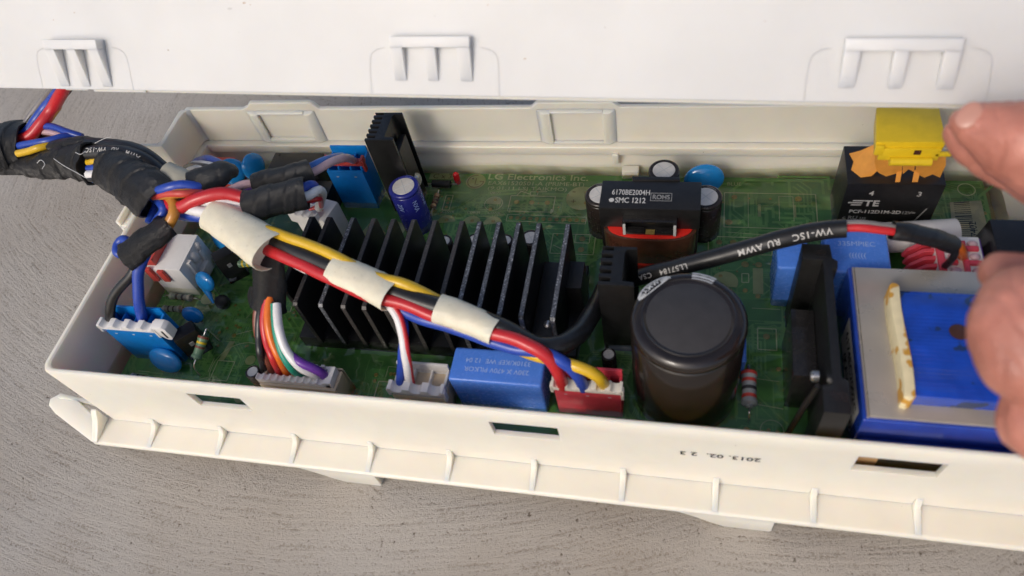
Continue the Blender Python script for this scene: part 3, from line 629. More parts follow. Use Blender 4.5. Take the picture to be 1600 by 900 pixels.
g = G(); g.prism([(3.21, 4.42), (3.62, 4.42), (3.74, 4.30), (3.74, 3.75), (3.60, 3.62), (3.45, 3.62), (3.21, 4.0)], 'y', 2.12, 2.5); g.build('plug_ear', 'white', c_blue, bevel=0.04)
g = G(); g.box(3.50, 3.58, 2.112, 2.2, 3.78, 4.2); g.build('ear_slot', 'blackp', c_blue)
c_4 = wafer('wire_connector', 'white connector on a cream base left of the blue block at the rim', 12.12, 13.9, 1.05, 2.05, 3.55, 'frost', 'white', 3, base='creamn', backz=0.0)
c_rear = wafer('wire_connector', 'blue connector with a red plug strip by the back wall, beside the comb-shaped heatsink', 7.18, 8.72, 9.92, 10.92, 4.42, 'blue', 'redp', 3, capy=0.2, backz=0.16, lift=0.14)
# eight way cream header
c8 = thing('ribbon_connector', 'long cream header holding the fan of rainbow wires at the front rim', 'connector', (8.9, 1.25, 2)); FOOT.append(('b', 7.35, 10.2, 0.85, 1.7))
g = G(); x0, x1, y0, y1 = 7.42, 10.22, 0.86, 1.72
g.box(x0, x1, y0, y0+.1, 1.9, 3.30); g.box(x0, x1, y1-.1, y1, 1.9, 3.30); g.box(x0, x0+.1, y0+.1, y1-.1, 1.9, 3.30); g.box(x1-.1, x1, y0+.1, y1-.1, 1.9, 3.30); g.box(x0+.1, x1-.1, y0+.1, y1-.1, 1.9, 2.3)
g.build('header', 'creamn', c8, bevel=0.03)
g = G(); g.prism(scallop(x0-.08, x1-.16, 11, 2.6, 3.55, .7), 'y', y0+.105, y0+.32); g.box(x0-.04, x1-.2, y0+.33, y1-.12, 2.6, 3.2); g.box(x0-.04, x1-.2, y1-.24, y1-.12, 3.2, 3.58)
g.box(x1-.36, x1-.12, y0+.105, y1-.12, 2.6, 3.6)
for i in range(3): g.box(x1-1.1+i*.26, x1-.98+i*.26, y1-.22, y1-.14, 3.58, 3.72)
g.build('plug', 'white', c8, bevel=0.015)
# white connector by the left wall, red keyed plug
cw = thing('wire_connector', 'big white connector with red plug standing by the left wall of the tray', 'connector', (1.7, 6, 2)); FOOT.append(('b', 0.92, 2.5, 5.15, 6.9))
g = G(); g.box(0.95, 2.45, 5.15, 6.9, 1.9, 3.62); g.build('housing', 'white', cw, bevel=0.04)
g = G(); g.box(2.45, 2.62, 5.55, 5.75, 2.4, 3.5); g.box(2.45, 2.58, 6.3, 6.5, 2.2, 3.2); g.box(2.45, 2.72, 5.75, 6.3, 2.3, 2.75); g.ball((2.45, 6.1, 3.2), .16, .22, .3); g.ball((2.46, 6.55, 3.35), .12, .15, .2); g.build('latch', 'frost', cw, bevel=0.02)
g = G(); g.box(0.75, 1.35, 5.3, 6.8, 3.625, 3.98); g.box(0.96, 1.24, 5.02, 5.148, 2.95, 3.75); g.box(1.46, 1.74, 5.02, 5.148, 2.95, 3.6)
g.build('plug', 'redp', cw, bevel=0.03)
# red connector in the back left corner
cr = thing('wire_connector', 'red connector half hidden by wires in the back left corner of the tray', 'connector', (1, 11, 2)); FOOT.append(('b', .2, 1.9, 10.6, 11.4))
g = G(); g.box(0.15, 2.0, 10.6, 11.45, 1.9, 3.3); g.build('housing', 'redp', cr, bevel=0.03)
g = G(); g.prism(scallop(.2, 1.95, 5, 3.301, 3.55), 'y', 10.65, 10.95); g.build('plug', 'red', cr, bevel=0.01)
# white connector behind the fins
cm = thing('wire_connector', 'white connector with a red wire end, just behind the left fins', 'connector', (7, 8.3, 2)); FOOT.append(('b', 6.3, 7.8, 7.7, 9.0))
g = G(); g.x = Matrix.Translation((7.05, 8.3, 0)) @ Matrix.Rotation(math.radians(-14), 4, 'Z'); g.box(-.78, .78, -.5, .6, 1.9, 3.75); g.build('housing', 'white', cm, bevel=0.12)
g = G(); g.x = Matrix.Translation((7.05, 8.3, 0)) @ Matrix.Rotation(math.radians(-14), 4, 'Z'); g.prism(scallop(-.84, .5, 4, 3.4, 4.0), 'y', -.62, -.3); g.build('plug', 'white', cm, bevel=0.03)
g = G(); g.tube([(7.0, 8.05, 3.95), (7.3, 8.15, 3.98), (7.5, 8.25, 3.9)], lambda u: .05+.1*u, 10); g.build('wire_end', 'w_red', cm)
# red and white connector behind the transformer
cq = thing('wire_connector', 'white and red two-row connector behind the blue transformer, black cable ends in it', 'connector', (29, 7, 2)); FOOT.append(('b', 28.1, 30.3, 6.2, 7.6))
g = G(); g.box(28.75, 30.05, 6.05, 7.65, 1.9, 4.0); g.build('housing', 'white', cq, bevel=0.03)
g = G()
for y in (6.15, 6.45, 6.75, 7.05, 7.35): g.prism([(28.748, 2.6), (28.748, 3.98), (28.45, 3.92), (28.1, 3.55), (28.0, 3.25), (28.3, 3.1), (28.3, 2.6)], 'y', y, y+.13)
g.box(28.4, 28.747, 6.2, 7.4, 2.6, 3.6); g.box(28.751, 28.95, 6.05, 7.6, 4.001, 4.12); g.box(29.45, 29.6, 6.05, 7.4, 4.001, 4.12)
for y in (6.5, 7.05): g.box(28.951, 29.3, y, y+.16, 4.002, 4.11); g.box(29.601, 29.95, y, y+.16, 4.002, 4.11)
g.build('plug', 'red', cq, bevel=0.012, seg=1, smooth_deg=12)
for y in (6.3, 6.85, 7.35):
    for x in (29.22, 29.82): g = G(); g.ball((x, y, 4.02), .16, .12, .09, 12, 8); g.build('terminal', 'w_pink', cq)
g = G(); g.box(30.06, 30.12, 6.05, 7.66, 1.9, 3.9); g.build('side_strip', 'w_purple', cq)

# ================================================================ heatsinks
hs = thing('heatsink', 'big black heatsink with a row of upright fins in the middle of the board', 'heatsink', (12.6, 5, 2)); FOOT.append(('b', 7.8, 17.9, 3.05, 7.0))
g = G(); g.box(7.75, 17.85, 3.2, 6.95, 1.9, 2.6); g.build('base_plate', 'black', hs, bevel=0.03)
FX = [7.95, 8.64, 9.57, 10.38, 11.12, 11.88, 12.67, 13.65, 14.29, 14.97, 15.66, 16.36, 17.35]
for i, x in enumerate(FX):
    g = G(); yf = 3.75 if i == 0 else 3.08
    g.prism([(yf, 2.45), (yf, 4.90), (yf+.08, 4.98), (6.86, 4.98), (6.94, 4.90), (6.94, 2.45)], 'x', x-.085, x+.085); fin = g.build('fin', 'black', hs, bevel=0.018)
    g = G(); g.prism([(yf-.003, 2.6), (yf-.003, 4.90), (yf+.078, 4.983), (6.862, 4.983), (6.90, 4.94), (6.86, 4.95), (yf+.09, 4.95), (yf+.03, 4.88), (yf+.03, 2.6)], 'x', x-.066, x+.066); g.build('worn_edge', 'edge_bare' if i in (2, 8, 9, 10, 11, 12) else 'edge', fin)
g = G(); g.box(17.43, 17.95, 4.9, 6.0, 1.95, 4.1); g.build('clamp_block', 'blackp', hs, bevel=0.04)
g = G(); g.box(16.46, 17.2, 3.2, 6.3, 2.5, 3.6); g.build('transistor', 'blackp', hs, bevel=0.03)
g = G(); g.ball((16.95, 3.75, 3.62), .14, .14, .1); g.build('screw', 'zinc', hs)

def comb(name, label, x0, y0, L, W, z1, teeth, wedge=True, flip=1, tilt=0.0):
    # upright extrusion with a comb section: teeth to the left, a channel to the right
    t = thing(name, label, 'heatsink', (x0+W/2, y0+L/2, 2), 'comb-shaped heatsinks'); FOOT.append(('b', x0, x0+W, y0, y0+L))
    p = [(x0+.3*W, y0+L), (x0+.98*W, y0+L), (x0+W, y0+.93*L), (x0+.72*W, y0+.93*L), (x0+.66*W, y0+.85*L), (x0+.66*W, y0+.12*L), (x0+.98*W, y0+.10*L), (x0+W, y0)]
    p += [(x0, y0)]; st = L/teeth
    for i in range(teeth):
        ya = y0+i*st
        p += [(x0, ya+st*.42), (x0+.34*W, ya+st*.46), (x0+.34*W, ya+st*.94)] + ([(x0, ya+st*.97)] if i < teeth-1 else [])
    p[0] = (x0, y0+L); p.insert(0, (x0, y0+L-st*.06))
    q = []
    for a in p:
        if not q or (abs(a[0]-q[-1][0])+abs(a[1]-q[-1][1])) > 1e-4: q.append(a)
    g = G(); g.prism(q, 'z', 1.9, z1); g.build('extrusion', 'black', t, bevel=0.012)
    return t
h2 = comb('comb_heatsink', 'tall black comb-shaped heatsink against the back wall beside the blue connector', 9.47, 9.78, 1.48, 1.12, 5.95, 6)
g = G(); g.x = Matrix.Translation((10.62, 10.35, 3.25)) @ Matrix.Rotation(math.radians(70), 4, 'Y') @ Matrix.Rotation(math.radians(20), 4, 'X'); g.lathe([(0, .12), (.14, .11), (.2, .05), (.2, 0), (.28, 0), (.28, -.06)], (0, 0, 0), 18); g.box(-.14, .14, -.025, .025, .118, .13); g.box(-.025, .025, -.14, .14, .117, .13); g.build('screw', 'zinc', h2)
g = G(); g.box(10.3, 10.58, 9.95, 10.9, 1.95, 5.2); g.build('transistor', 'blackp', h2, bevel=0.03)
h3 = comb('comb_heatsink', 'small black comb-shaped heatsink touching the fat capacitor, black cable running behind it', 18.70, 3.90, 1.46, 1.08, 5.8, 5)
h4 = thing('channel_heatsink', 'long black channel-shaped heatsink standing beside the blue transformer', 'heatsink', (25, 3, 2)); FOOT.append(('b', 24.45, 25.5, .5, 5.8))
g = G(); g.prism([(24.55, 5.8), (25.32, 5.8), (25.36, 5.3), (25.50, 5.2), (25.48, 4.95), (25.34, 4.9), (25.34, 1.4), (25.5, 1.3), (25.5, .35), (24.85, .35), (24.85, 1.12), (25.10, 1.16), (25.10, 5.22), (24.55, 5.22)], 'z', 1.9, 5.7); g.build('extrusion', 'black', h4, bevel=0.015)
g = G(); g.prism([(24.55+.45, 5.6), (25.2, 5.55), (25.2, 5.40), (24.95, 5.38), (24.88, 5.48)], 'z', 5.70, 5.704); g.prism([(25.0, .95), (25.12, 1.0), (25.45, .95), (25.45, .72), (25.2, .70), (25.02, .8)], 'z', 5.70, 5.704); g.build('screw_slot', 'hole', h4); bpy.data.objects[h4.children[-1].name].data.materials[0] = M['blackg']
g = G(); g.box(24.42, 25.09, 2.3, 4.6, 1.9, 4.0); g.build('transistor', 'blackg', h4, bevel=0.04)
g = G(); g.tube([(24.82, 1.3, 5.3), (24.62, 1.2, 4.2), (24.32, 1.0, 2.3)], .09, 8); g.build('spring_clip', 'blackg', h4)
g = G(); g.x = Matrix.Translation((24.95, 1.9, 4.75)) @ Matrix.Rotation(math.radians(-90), 4, 'Y'); g.lathe([(0, .22), (.12, .21), (.17, .15), (.17, 0)], (0, 0, 0), 16); g.build('screw', 'zinc', h4)

# ================================================================ capacitors
def electrolytic(label, x, y, r, z1, sleeve, stripe=None, ang=0, tilt=(0, 0), z0=1.9, top='alu', cat='capacitor'):
    t = thing('electrolytic_capacitor', label, cat, (x, y, z0), 'upright capacitors on the board'); FOOT.append(('c', x, y, r))
    T = Matrix.Translation((x, y, z0)) @ Matrix.Rotation(tilt[0], 4, 'X') @ Matrix.Rotation(tilt[1], 4, 'Y'); h = z1-z0
    g = G(); g.x = T; e = r*.16
    g.lathe([(r, 0), (r, h*.1), (r*.985, h-e*2.2), (r*.93, h-e*1.9), (r*.99, h-e*1.5), (r, h-e)] + [(r-e+e*math.cos(a), h-e+e*math.sin(a)) for a in (math.pi*k/12 for k in range(1, 7))] + [(r*.74, h), (r*.72, h-.02), (0, h-.021)], (0, 0, 0), 36)
    g.build('sleeve', sleeve, t, smooth_deg=50)
    g = G(); g.x = T; g.lathe([(0, h-.01), (r*.70, h-.01), (r*.715, h-.02)], (0, 0, 0), 32); g.build('can_top', top, t)
    if top == 'alu':
        g = G(); g.x = T @ Matrix.Rotation(ang, 4, 'Z'); w_ = r*.025
        g.box(-r*.68, r*.68, -w_, w_, h-.012, h-.004); g.box(-w_, w_, -r*.68, r*.68, h-.012, h-.0045); g.build('vent_score', 'label', t)
    if stripe:
        g = G(); g.x = T; vs = []; k = 6; a0 = stripe[0]
        pr = [(r*.76, h+.004), (r-e*.3, h-e*.25), (r+.004, h-e), (r+.004, h*.15)]
        for i in range(k+1):
            a = a0+stripe[1]*i/k
            for q, z in pr: vs.append((q*math.cos(a), q*math.sin(a), z))
        m_ = len(pr); g.add(vs, [(i*m_+j, (i+1)*m_+j, (i+1)*m_+j+1, i*m_+j+1) for i in range(k) for j in range(m_-1)]); g.build('stripe', stripe[2], t)
    return t, T
big, TB = electrolytic('fat dark capacitor with a wide black top, the largest can on the board', 21.38, 2.68, 1.62, 6.2, 'brownsleeve', None, top='captop')
cx, cy, rr, hh = 21.38, 2.68, 1.62, 6.2
def arc_patch(a0, a1, r0, r1, m, name, zz=0.004, tip=False):
    g = G(); vs = []; k = 14
    for i in range(k+1):
        t_ = i/k; a = math.radians(a0+(a1-a0)*t_); sh = math.sin(math.pi*t_)**.55 if tip else 1
        rm = (r0+r1)/2; ra = rm-(rm-r0)*sh; rb = rm+(r1-rm)*sh
        for q in (ra, (ra+rb)/2, rb):
            zq = hh if q < rr*.85 else hh-max(0, (q-(rr-.26)))**2/.52
            vs.append((cx+q*math.cos(a), cy+q*math.sin(a), zq+zz))
    g.add(vs, [(i*3+j, (i+1)*3+j, (i+1)*3+j+1, i*3+j+1) for i in range(k) for j in (0, 1)]); return g.build(name, m, big)
arc_patch(62, 88, rr*.78, rr*.985, 'label', 'pale_stripe')
arc_patch(112, 162, rr*.80, rr*1.005, 'label', 'maker_mark', .005, True)
arc_patch(120, 156, rr*.86, rr*.965, 'captop', 'maker_mark', .008, True)
g = G(); vv, ff = text2d('SAMWHA', 0.24, .006, 1.1); pts = []
for x, y in vv:
    a = math.radians(155)-(x/1.5); q = rr*.855+y*.9; zq = hh-max(0, q-(rr-.26))**2/.52; pts.append((cx+q*math.cos(a), cy+q*math.sin(a), zq+.014))
g.add(pts, ff).build('printed_text', 'label', big)
g = G(); g.tube([(cx+rr*.78*math.cos(a), cy+rr*.78*math.sin(a), hh+.002) for a in (2*math.pi*i/40 for i in range(41))], .025, 6, raw=False); g.build('top_seam', 'brownsleeve', big)

c630, T6 = electrolytic('purple-blue upright capacitor with a silver top in front of the comb-shaped heatsink', 10.68, 9.1, 0.60, 4.25, 'sleeve', (math.radians(60), .6, 'printblue'), .5)
for s_, z_ in (('NXA', .5), ('25V', 1.0), ('470uF', 1.5)):
    vv, ff = text2d(s_, .26, .004); g = G(); g.x = T6
    g.add([(.606*math.cos(-1.9+y/.6), .606*math.sin(-1.9+y/.6), 2.05-z_*0-x if False else 1.95-x) for x, y in vv], ff) if z_ == 1.0 else g.add([(.606*math.cos(-.9+(z_-.5)*.8+y/.6), .606*math.sin(-.9+(z_-.5)*.8+y/.6), 1.95-x) for x, y in vv], ff)
    g.build('printed_text', 'printblue', c630)
electrolytic('dark capacitor against the left end of the black printed transformer', 18.12, 9.25, 0.58, 3.85, 'darksleeve', (math.radians(75), .7, 'label'), .6)
electrolytic('dark capacitor against the right end of the black printed transformer', 21.80, 9.25, 0.58, 3.85, 'darksleeve', (math.radians(40), .8, 'label'), .8)
electrolytic('dark capacitor behind the black printed transformer, by the back wall', 20.30, 10.35, 0.56, 4.0, 'darksleeve', None, .7)
for i, (px_, lab) in enumerate((((12.45,7.49,3.20), 'little dark capacitor with pale top, leftmost of those peeping out behind the fins'), ((13.60,7.60,3.20), 'little dark capacitor peeping out behind the fins, second from the left'), ((14.76,7.62,3.20), 'little dark capacitor peeping out behind the fins, third from the left'), ((15.68,7.72,3.20), 'little dark capacitor with crossed pale top behind the right-hand fins'))):
    electrolytic(lab, px_[0], px_[1]-(.12 if i < 3 else .05), .30 if i < 3 else .38, 3.2, 'darksleeve', None, .6)
electrolytic('tiny dark capacitor with pale top between the red connector and the fat capacitor', (18.97,3.09,3.10)[0], (18.97,3.09,3.10)[1], .24, 3.1, 'darksleeve', (1.2, .8, 'label'), .4)
electrolytic('small dark capacitor with pale top at the left end of the cream header', 7.0, 1.30, .26, 3.35, 'darksleeve', None, .4, top='label')

def film_block(label, x0, x1, y0, y1, z1, lines=(), rot=True, size=.24, m='film'):
    t = thing('film_capacitor', label, 'capacitor', ((x0+x1)/2, (y0+y1)/2, 2), 'blue block capacitors'); FOOT.append(('b', x0, x1, y0, y1))
    g = G(); d = .05; g.hull8([(x0+d, y0+d, 1.9), (x1-d, y0+d, 1.9), (x1-d, y1-d, 1.9), (x0+d, y1-d, 1.9)], [(x0, y0, z1), (x1, y0, z1), (x1, y1, z1), (x0, y1, z1)]); g.build('body', m, t, bevel=0.11, seg=4)
    for i, s_ in enumerate(lines): text(s_, size, ((x0+x1)/2, y0+(y1-y0)*(.42+.26*i) if rot else y1-(y1-y0)*(.4+.26*i), z1+.004), (-1 if rot else 1, 0, 0), (0, -1 if rot else 1, 0), 'printblue', t, center=True)
    return t
film_block('glossy blue block capacitor lying at the front rim between the white and red connectors', 14.15, 17.15, 1.30, 2.50, 3.95, ('230V X 470V PILKOR', '3310K/KEF WE  12 04'), True, .23)
film_block('blue block capacitor under the black cable, left of the channel-shaped heatsink', 24.05, 25.0, 6.0, 7.55, 4.2)
film_block('blue block capacitor with a ripple mark, behind the blue transformer', 25.45, 27.3, 5.75, 7.45, 4.45, ('335MPIEC', '(((((('), False, .26)
film_block('thin blue block just showing at the right of the fat capacitor', 23.0, 23.22, 3.2, 4.2, 3.0)

def disc_cap(label, p, rx, rz, th=.17, rot=0, tilt=0, m='disc', tail=None):
    t = thing('disc_capacitor', label, 'capacitor', (p[0], p[1], 2), 'blue disc capacitors'); FOOT.append(('b', p[0]-rx*.6*abs(math.cos(rot))-.05, p[0]+rx*.6*abs(math.cos(rot))+.05, p[1]-.12-rx*.6*abs(math.sin(rot)), p[1]+.12+rx*.6*abs(math.sin(rot))))
    T = Matrix.Translation(p) @ Matrix.Rotation(rot, 4, 'Z') @ Matrix.Rotation(tilt, 4, 'X')
    g = G(); g.x = T; g.ball((0, 0, 0), rx, th, rz, 28, 16)
    if tail: g.tube([(0, 0, -rz*.75), (tail[0]*.5, tail[1]*.5, -rz-.12), (tail[0], tail[1], -rz-.35)], lambda u: .12*(1-u)+.04, 8)
    g.build('body', m, t, smooth_deg=80)
    for sg in (-.35, .35): g = G(); g.tube([(p[0]+rx*sg, p[1], 1.95), (p[0]+rx*sg, p[1], p[2]-rz*.7)], .03, 6); g.build('lead', 'zinc', t)
    return t
disc_cap('blue disc capacitor by the back wall, left one of the close pair', (1.93,10.88,3.00), .62, .60, .26, .5, -.35)
disc_cap('blue disc capacitor by the back wall, right one of the close pair, standing edge-on', (2.95,11.11,3.10), .55, .62, .24, 1.15, -.1)
disc_cap('blue disc capacitor by the back wall behind the black printed transformer', (21.74,10.95,2.90), .74, .60, .25, .15, -.35)
disc_cap('blue disc capacitor under the wide beige tape, at the left', (2.91,7.32,2.90), .62, .58, .24, -.5, -.4)
disc_cap('small blue disc capacitor with a drawn-out tail, right of the big white connector', (3.15,5.17,2.90), .47, .42, .20, -.3, -.5, tail=(.45, -.1))
disc_cap('small blue disc capacitor between the bright blue connector and the dark speckled blob', (2.93,3.91,2.45), .48, .34, .2, -.1, -.5)
disc_cap('fat blue disc capacitor in front of the bright blue corner connector', (2.76,1.87,2.50), .72, .52, .26, -.15, -.45)
disc_cap('blue disc edge showing behind the red and black striped cable', (27.00,8.12,3.20), .45, .5, .22, .1, -.3)

# ================================================================ other small parts on the board
smc = thing('transformer', 'black transformer with white printing on top and a red and brown taped coil', 'transformer', (20, 8, 2)); FOOT.append(('b', 18.4, 21.6, 6.2, 9.0))
g = G(); g.box(18.28, 21.62, 7.68, 8.95, 3.915, 4.9); g.box(18.3, 19.0, 7.72, 8.9, 1.9, 3.914); g.box(20.9, 21.6, 7.72, 8.9, 1.9, 3.914); g.build('core', 'blackp', smc, bevel=0.04)
g = G(); g.box(19.3, 20.9, 8.951, 9.12, 3.9, 4.95); g.build('rear_plate', 'blackp', smc, bevel=0.03)
def oval(a, b, yc, xc=19.96, k=48, e=2.8):
    return [(xc+a*math.copysign(abs(math.cos(t))**(2/e), math.cos(t)), yc+b*math.copysign(abs(math.sin(t))**(2/e), math.sin(t))) for t in (2*math.pi*i/k for i in range(k))]
g = G(); g.prism(oval(1.60, .78, 7.95), 'z', 2.55, 3.86); g.build('brown_tape', 'coilbrown', smc, bevel=0.02)
g = G(); g.prism(oval(1.46, .68, 7.93), 'z', 2.02, 3.90); g.build('red_winding', 'coilred', smc, bevel=0.04)
g = G(); g.prism(oval(1.62, .80, 7.95), 'z', 1.9, 2.03); g.build('bobbin_foot', 'coilred', smc)
g = G(); x0, x1, y0, y1 = 19.08, 20.88, 7.36, 7.69; ZO = 0.42
g.box(x0, x0+.12, y0, y1, 3.9, 4.5); g.box(x1-.12, x1, y0, y1, 3.9, 4.5); g.box(x0+.12, x1-.12, y0+.02, y1, 3.905, 3.97); g.box(x0, x1, y0+.05, y1, 4.5, 4.56); g.build('bobbin', 'blackg', smc, bevel=0.02)
for a in (x0+.015, x1-.105): g = G(); g.box(a, a+.09, y0-.012, y0-.001, 3.93, 4.48); g.build('bobbin_edge', 'label', smc)
g = G(); g.box(19.85, 20.15, y0+.0, y0+.2, 3.971, 3.99); g.build('copper_patch', 'gold', smc)
for a, b in ((x0+.13, 19.8), (20.2, x1-.13)): g = G(); g.box(a, b, y0-.02, y0+.2, 3.971, 4.14); g.build('bobbin_pin_block', 'blackg', smc, bevel=.03)
text('6170BE2004H', .33, (18.66, 8.30, 4.905), (1,0,0), (0,1,0), 'print', smc, bold=.003, width=1.28)
text('SMC 1212', .33, (18.80, 7.94, 4.905), (1,0,0), (0,1,0), 'print', smc, bold=.006, width=1.02)
g = G(); g.lathe([(0, .004), (.09, .004), (.09, 0)], (18.68, 8.05, 4.90), 14); g.build('printed_dot', 'print', smc)
text('ROHS', .28, (20.03, 8.13, 4.905), (1,0,0), (0,1,0), 'printgrey', smc, bold=.006, width=.58)
g = G()
for a, b, c_, d_ in ((19.97, 20.68, 8.05, 8.07), (19.97, 20.68, 8.39, 8.41), (19.97, 19.99, 8.07, 8.39), (20.66, 20.68, 8.07, 8.39)): g.box(a, b, c_, d_, 4.9, 4.904)
g.build('printed_frame', 'printgrey', smc)

relay = thing('relay', 'black box relay lettered in white, torn orange film on its top', 'relay', (27.8, 10.2, 2)); FOOT.append(('b', 26.3, 29.3, 9.3, 11.1))
g = G(); g.box(26.3, 29.25, 9.35, 11.1, 1.9, 4.5); g.build('case', 'blackp', relay, bevel=0.04)
def rt(s_, sz, x, z, m='print', b=.006, sp=1.0): text(s_, sz, (x, 9.344, z), (1,0,0), (.0,0,1), m, relay, bold=b, sp=sp)
rt('4', .3, 27.05, 3.95); rt('3', .3, 28.5, 3.95); rt('TE', .40, 27.0, 3.42, b=.014, sp=1.1)
g = G()
for q, (a, b) in enumerate(((26.62, 26.98), (26.50, 26.95), (26.62, 26.94))): g.hull8([(a-.02*q, 9.346, 3.64-.105*q), (b-.02*q, 9.346, 3.64-.105*q), (b-.02*q, 9.349, 3.64-.105*q), (a-.02*q, 9.349, 3.64-.105*q)], [(a, 9.346, 3.70-.105*q), (b, 9.346, 3.70-.105*q), (b, 9.349, 3.70-.105*q), (a, 9.349, 3.70-.105*q)])
g.build('printed_emblem', 'print', relay)
rt('PCF-112D1M-2D', .23, 26.6, 3.05); rt('12V=', .2, 28.25, 3.05, 'printgrey'); rt('c RU us', .24, 26.45, 2.72, 'printgrey'); rt('20A 250V~  125VAC', .2, 27.0, 2.4, 'printgrey')
g = G(); g.hull8([(28.55, 9.345, 2.2), (28.6, 9.345, 2.2), (28.6, 9.349, 2.2), (28.55, 9.349, 2.2)], [(28.95, 9.345, 3.35), (29.0, 9.345, 3.35), (29.0, 9.349, 3.35), (28.95, 9.349, 3.35)]); g.build('printed_line', 'printgrey', relay)
g = G()
for pl in ([(26.44,10.68,4.55), (26.80,10.78,4.60), (27.05,10.70,4.80), (27.06,10.04,5.70), (27.31,9.53,5.70), (27.31,9.89,4.70), (27.05,9.67,4.54), (26.72,9.62,4.52), (26.45,9.96,4.52), (26.55,10.33,4.54)],
           [(26.96,9.73,5.50), (27.77,9.60,5.50), (27.92,9.73,4.70), (27.70,9.73,4.58), (27.49,9.66,4.55), (27.27,9.74,4.62), (27.12,9.91,4.68)],
           [(28.10,9.60,5.50), (29.02,9.71,5.40), (29.18,9.84,4.90), (29.09,9.65,4.54), (28.89,9.75,4.58), (28.63,9.63,4.55), (28.39,9.75,4.60)],
           [(27.79,9.67,5.40), (28.16,9.70,5.40), (28.29,9.74,4.70), (28.11,9.75,4.80), (27.96,9.66,4.66)],
           [(27.79,9.79,4.72), (27.94,9.77,4.72), (27.88,9.44,4.53), (27.74,9.43,4.53)], [(28.31,9.80,4.72), (28.48,9.78,4.72), (28.41,9.45,4.53), (28.24,9.44,4.53)]):
    nE = len(pl); g.add(list(pl)+[(x, y+.01, z-.03) for x, y, z in pl], [tuple(range(nE)), tuple(range(2*nE-1, nE-1, -1))]+[(i, nE+i, nE+(i+1) % nE, (i+1) % nE) for i in range(nE)])
g.build('orange_film', 'orange', relay)
yc = thing('plug_cover', 'bright yellow plastic plug cover on top of the black relay, beside the fingertip', 'plug cover', (27.6, 9.8, 5))
g = G(); g.hull8([(26.78, 9.24, 5.9), (28.62, 9.24, 5.9), (28.62, 10.5, 5.9), (26.88, 10.5, 5.9)], [(26.70, 9.2, 6.52), (28.66, 9.2, 6.52), (28.66, 10.75, 6.52), (26.86, 10.75, 6.52)]); g.build('cover_body', 'yellow', yc, bevel=0.04)
g = G(); g.box(26.88, 28.58, 9.12, 9.239, 5.82, 6.30); g.box(26.72, 26.98, 9.10, 9.238, 6.05, 6.42); g.box(28.45, 28.92, 9.12, 9.238, 5.98, 6.12); g.build('front_flap', 'yellow', yc, bevel=0.03)
g = G(); g.tube([(27.22, 9.06, 5.84), (28.40, 9.06, 5.84)], .14, 14); g.build('hinge_roll', 'yellow', yc)
g = G(); g.box(27.84, 28.04, 9.11, 9.121, 6.08, 6.26); g.build('slot', 'coilbrown', yc)
br = thing('small_relay', 'plain flat-topped black block by the back wall, left of the blue and red connector', 'relay', (5.2, 11, 2)); FOOT.append(('b', 4.1, 6.3, 10.4, 11.5))
g = G(); g.box(4.05, 6.3, 10.42, 11.5, 1.9, 3.55); g.build('case', 'blackp', br, bevel=0.03)
g = G(); g.ball((4.3, 11.35, 3.55), .05, .05, .015, 10, 6); g.build('index_mark', 'blackg', br)
b2 = thing('small_relay', 'black block in shadow under the taped wires, in front of the flat-topped black block', 'relay', (6.2, 9.6, 2)); FOOT.append(('b', 5.3, 6.9, 9.2, 10.3))
g = G(); g.box(5.3, 6.95, 9.15, 10.35, 1.9, 3.1); g.build('case', 'blackp', b2, bevel=0.03)
led = thing('indicator_lamp', 'small red indicator lamp by the white lettering near the back wall', 'lamp', (11.84,11.40,2.00))
q = Vector((11.84,11.40,2.00)); g = G(); g.lathe([(.13, 0), (.13, .45)]+[(.13*math.cos(a), .45+.13*math.sin(a)) for a in (math.pi*k/12 for k in range(1, 7))], q, 16); g.build('lens', 'ledred', led); FOOT.append(('c', q[0], q[1], .13))
# blue transformer
tf = thing('transformer', 'big blue transformer with bare steel top plate at the right end, partly behind the hand', 'transformer', (28.6, 3, 2)); FOOT.append(('b', 25.9, 31.5, .45, 5.7))
g = G(); g.box(25.95, 31.3, .62, 5.62, 1.9, 4.88); g.build('frame', 'trblue', tf, bevel=0.06, seg=3)
g = G(); g.box(26.02, 31.2, .40, .62, 3.42, 3.9); g.build('front_bobbin', 'trblue', tf, bevel=0.08, seg=3)
g = G(); g.box(26.75, 31.0, .46, .615, 1.95, 3.419); g.build('front_card', 'blackp', tf); g = G(); g.box(26.05, 26.749, .46, .615, 1.95, 3.419); g.build('brown_card', 'restan', tf)
g = G(); g.box(26.1, 31.2, .70, 5.52, 4.881, 5.02); g.build('steel_plate', 'steel', tf, bevel=0.02)
g = G(); g.box(26.045, 26.085, .68, 5.53, 4.881, 5.0); g.build('plate_edge', 'steel', tf)
g = G(); wv = []
nn_ = 84
for i in range(nn_+1):
    y = 1.12+(4.42-1.12)*i/nn_; wv.append((y, 5.60+.006*math.sin(i*2.094)+.02*math.sin(i*.21)-.12*(abs(2*i/nn_-1)**4)))
g.prism([(4.42, 4.9)]+[(1.12, 4.9)]+wv, 'x', 27.05, 31.0); g.build('taped_winding', 'trtape', tf, bevel=0.02)
g = G(); fo = []
for i in range(13): t_ = i/12; fo.append((26.93+.035*math.sin(t_*6), 1.0+3.45*t_))
g.prism([(26.95, .95)]+[(x+.13, y) for x, y in fo]+[(26.97, 4.53), (26.86, 4.53)]+[(x-.13, y) for x, y in reversed(fo)], 'z', 5.021, 5.68); g.build('foam_strip', 'foam', tf, bevel=0.03)
g = G(); g.lathe([(0, .012), (.2, .01), (.24, 0)], (28.35, 3.05, 5.63), 18); g.build('dark_spot', 'coilbrown', tf)
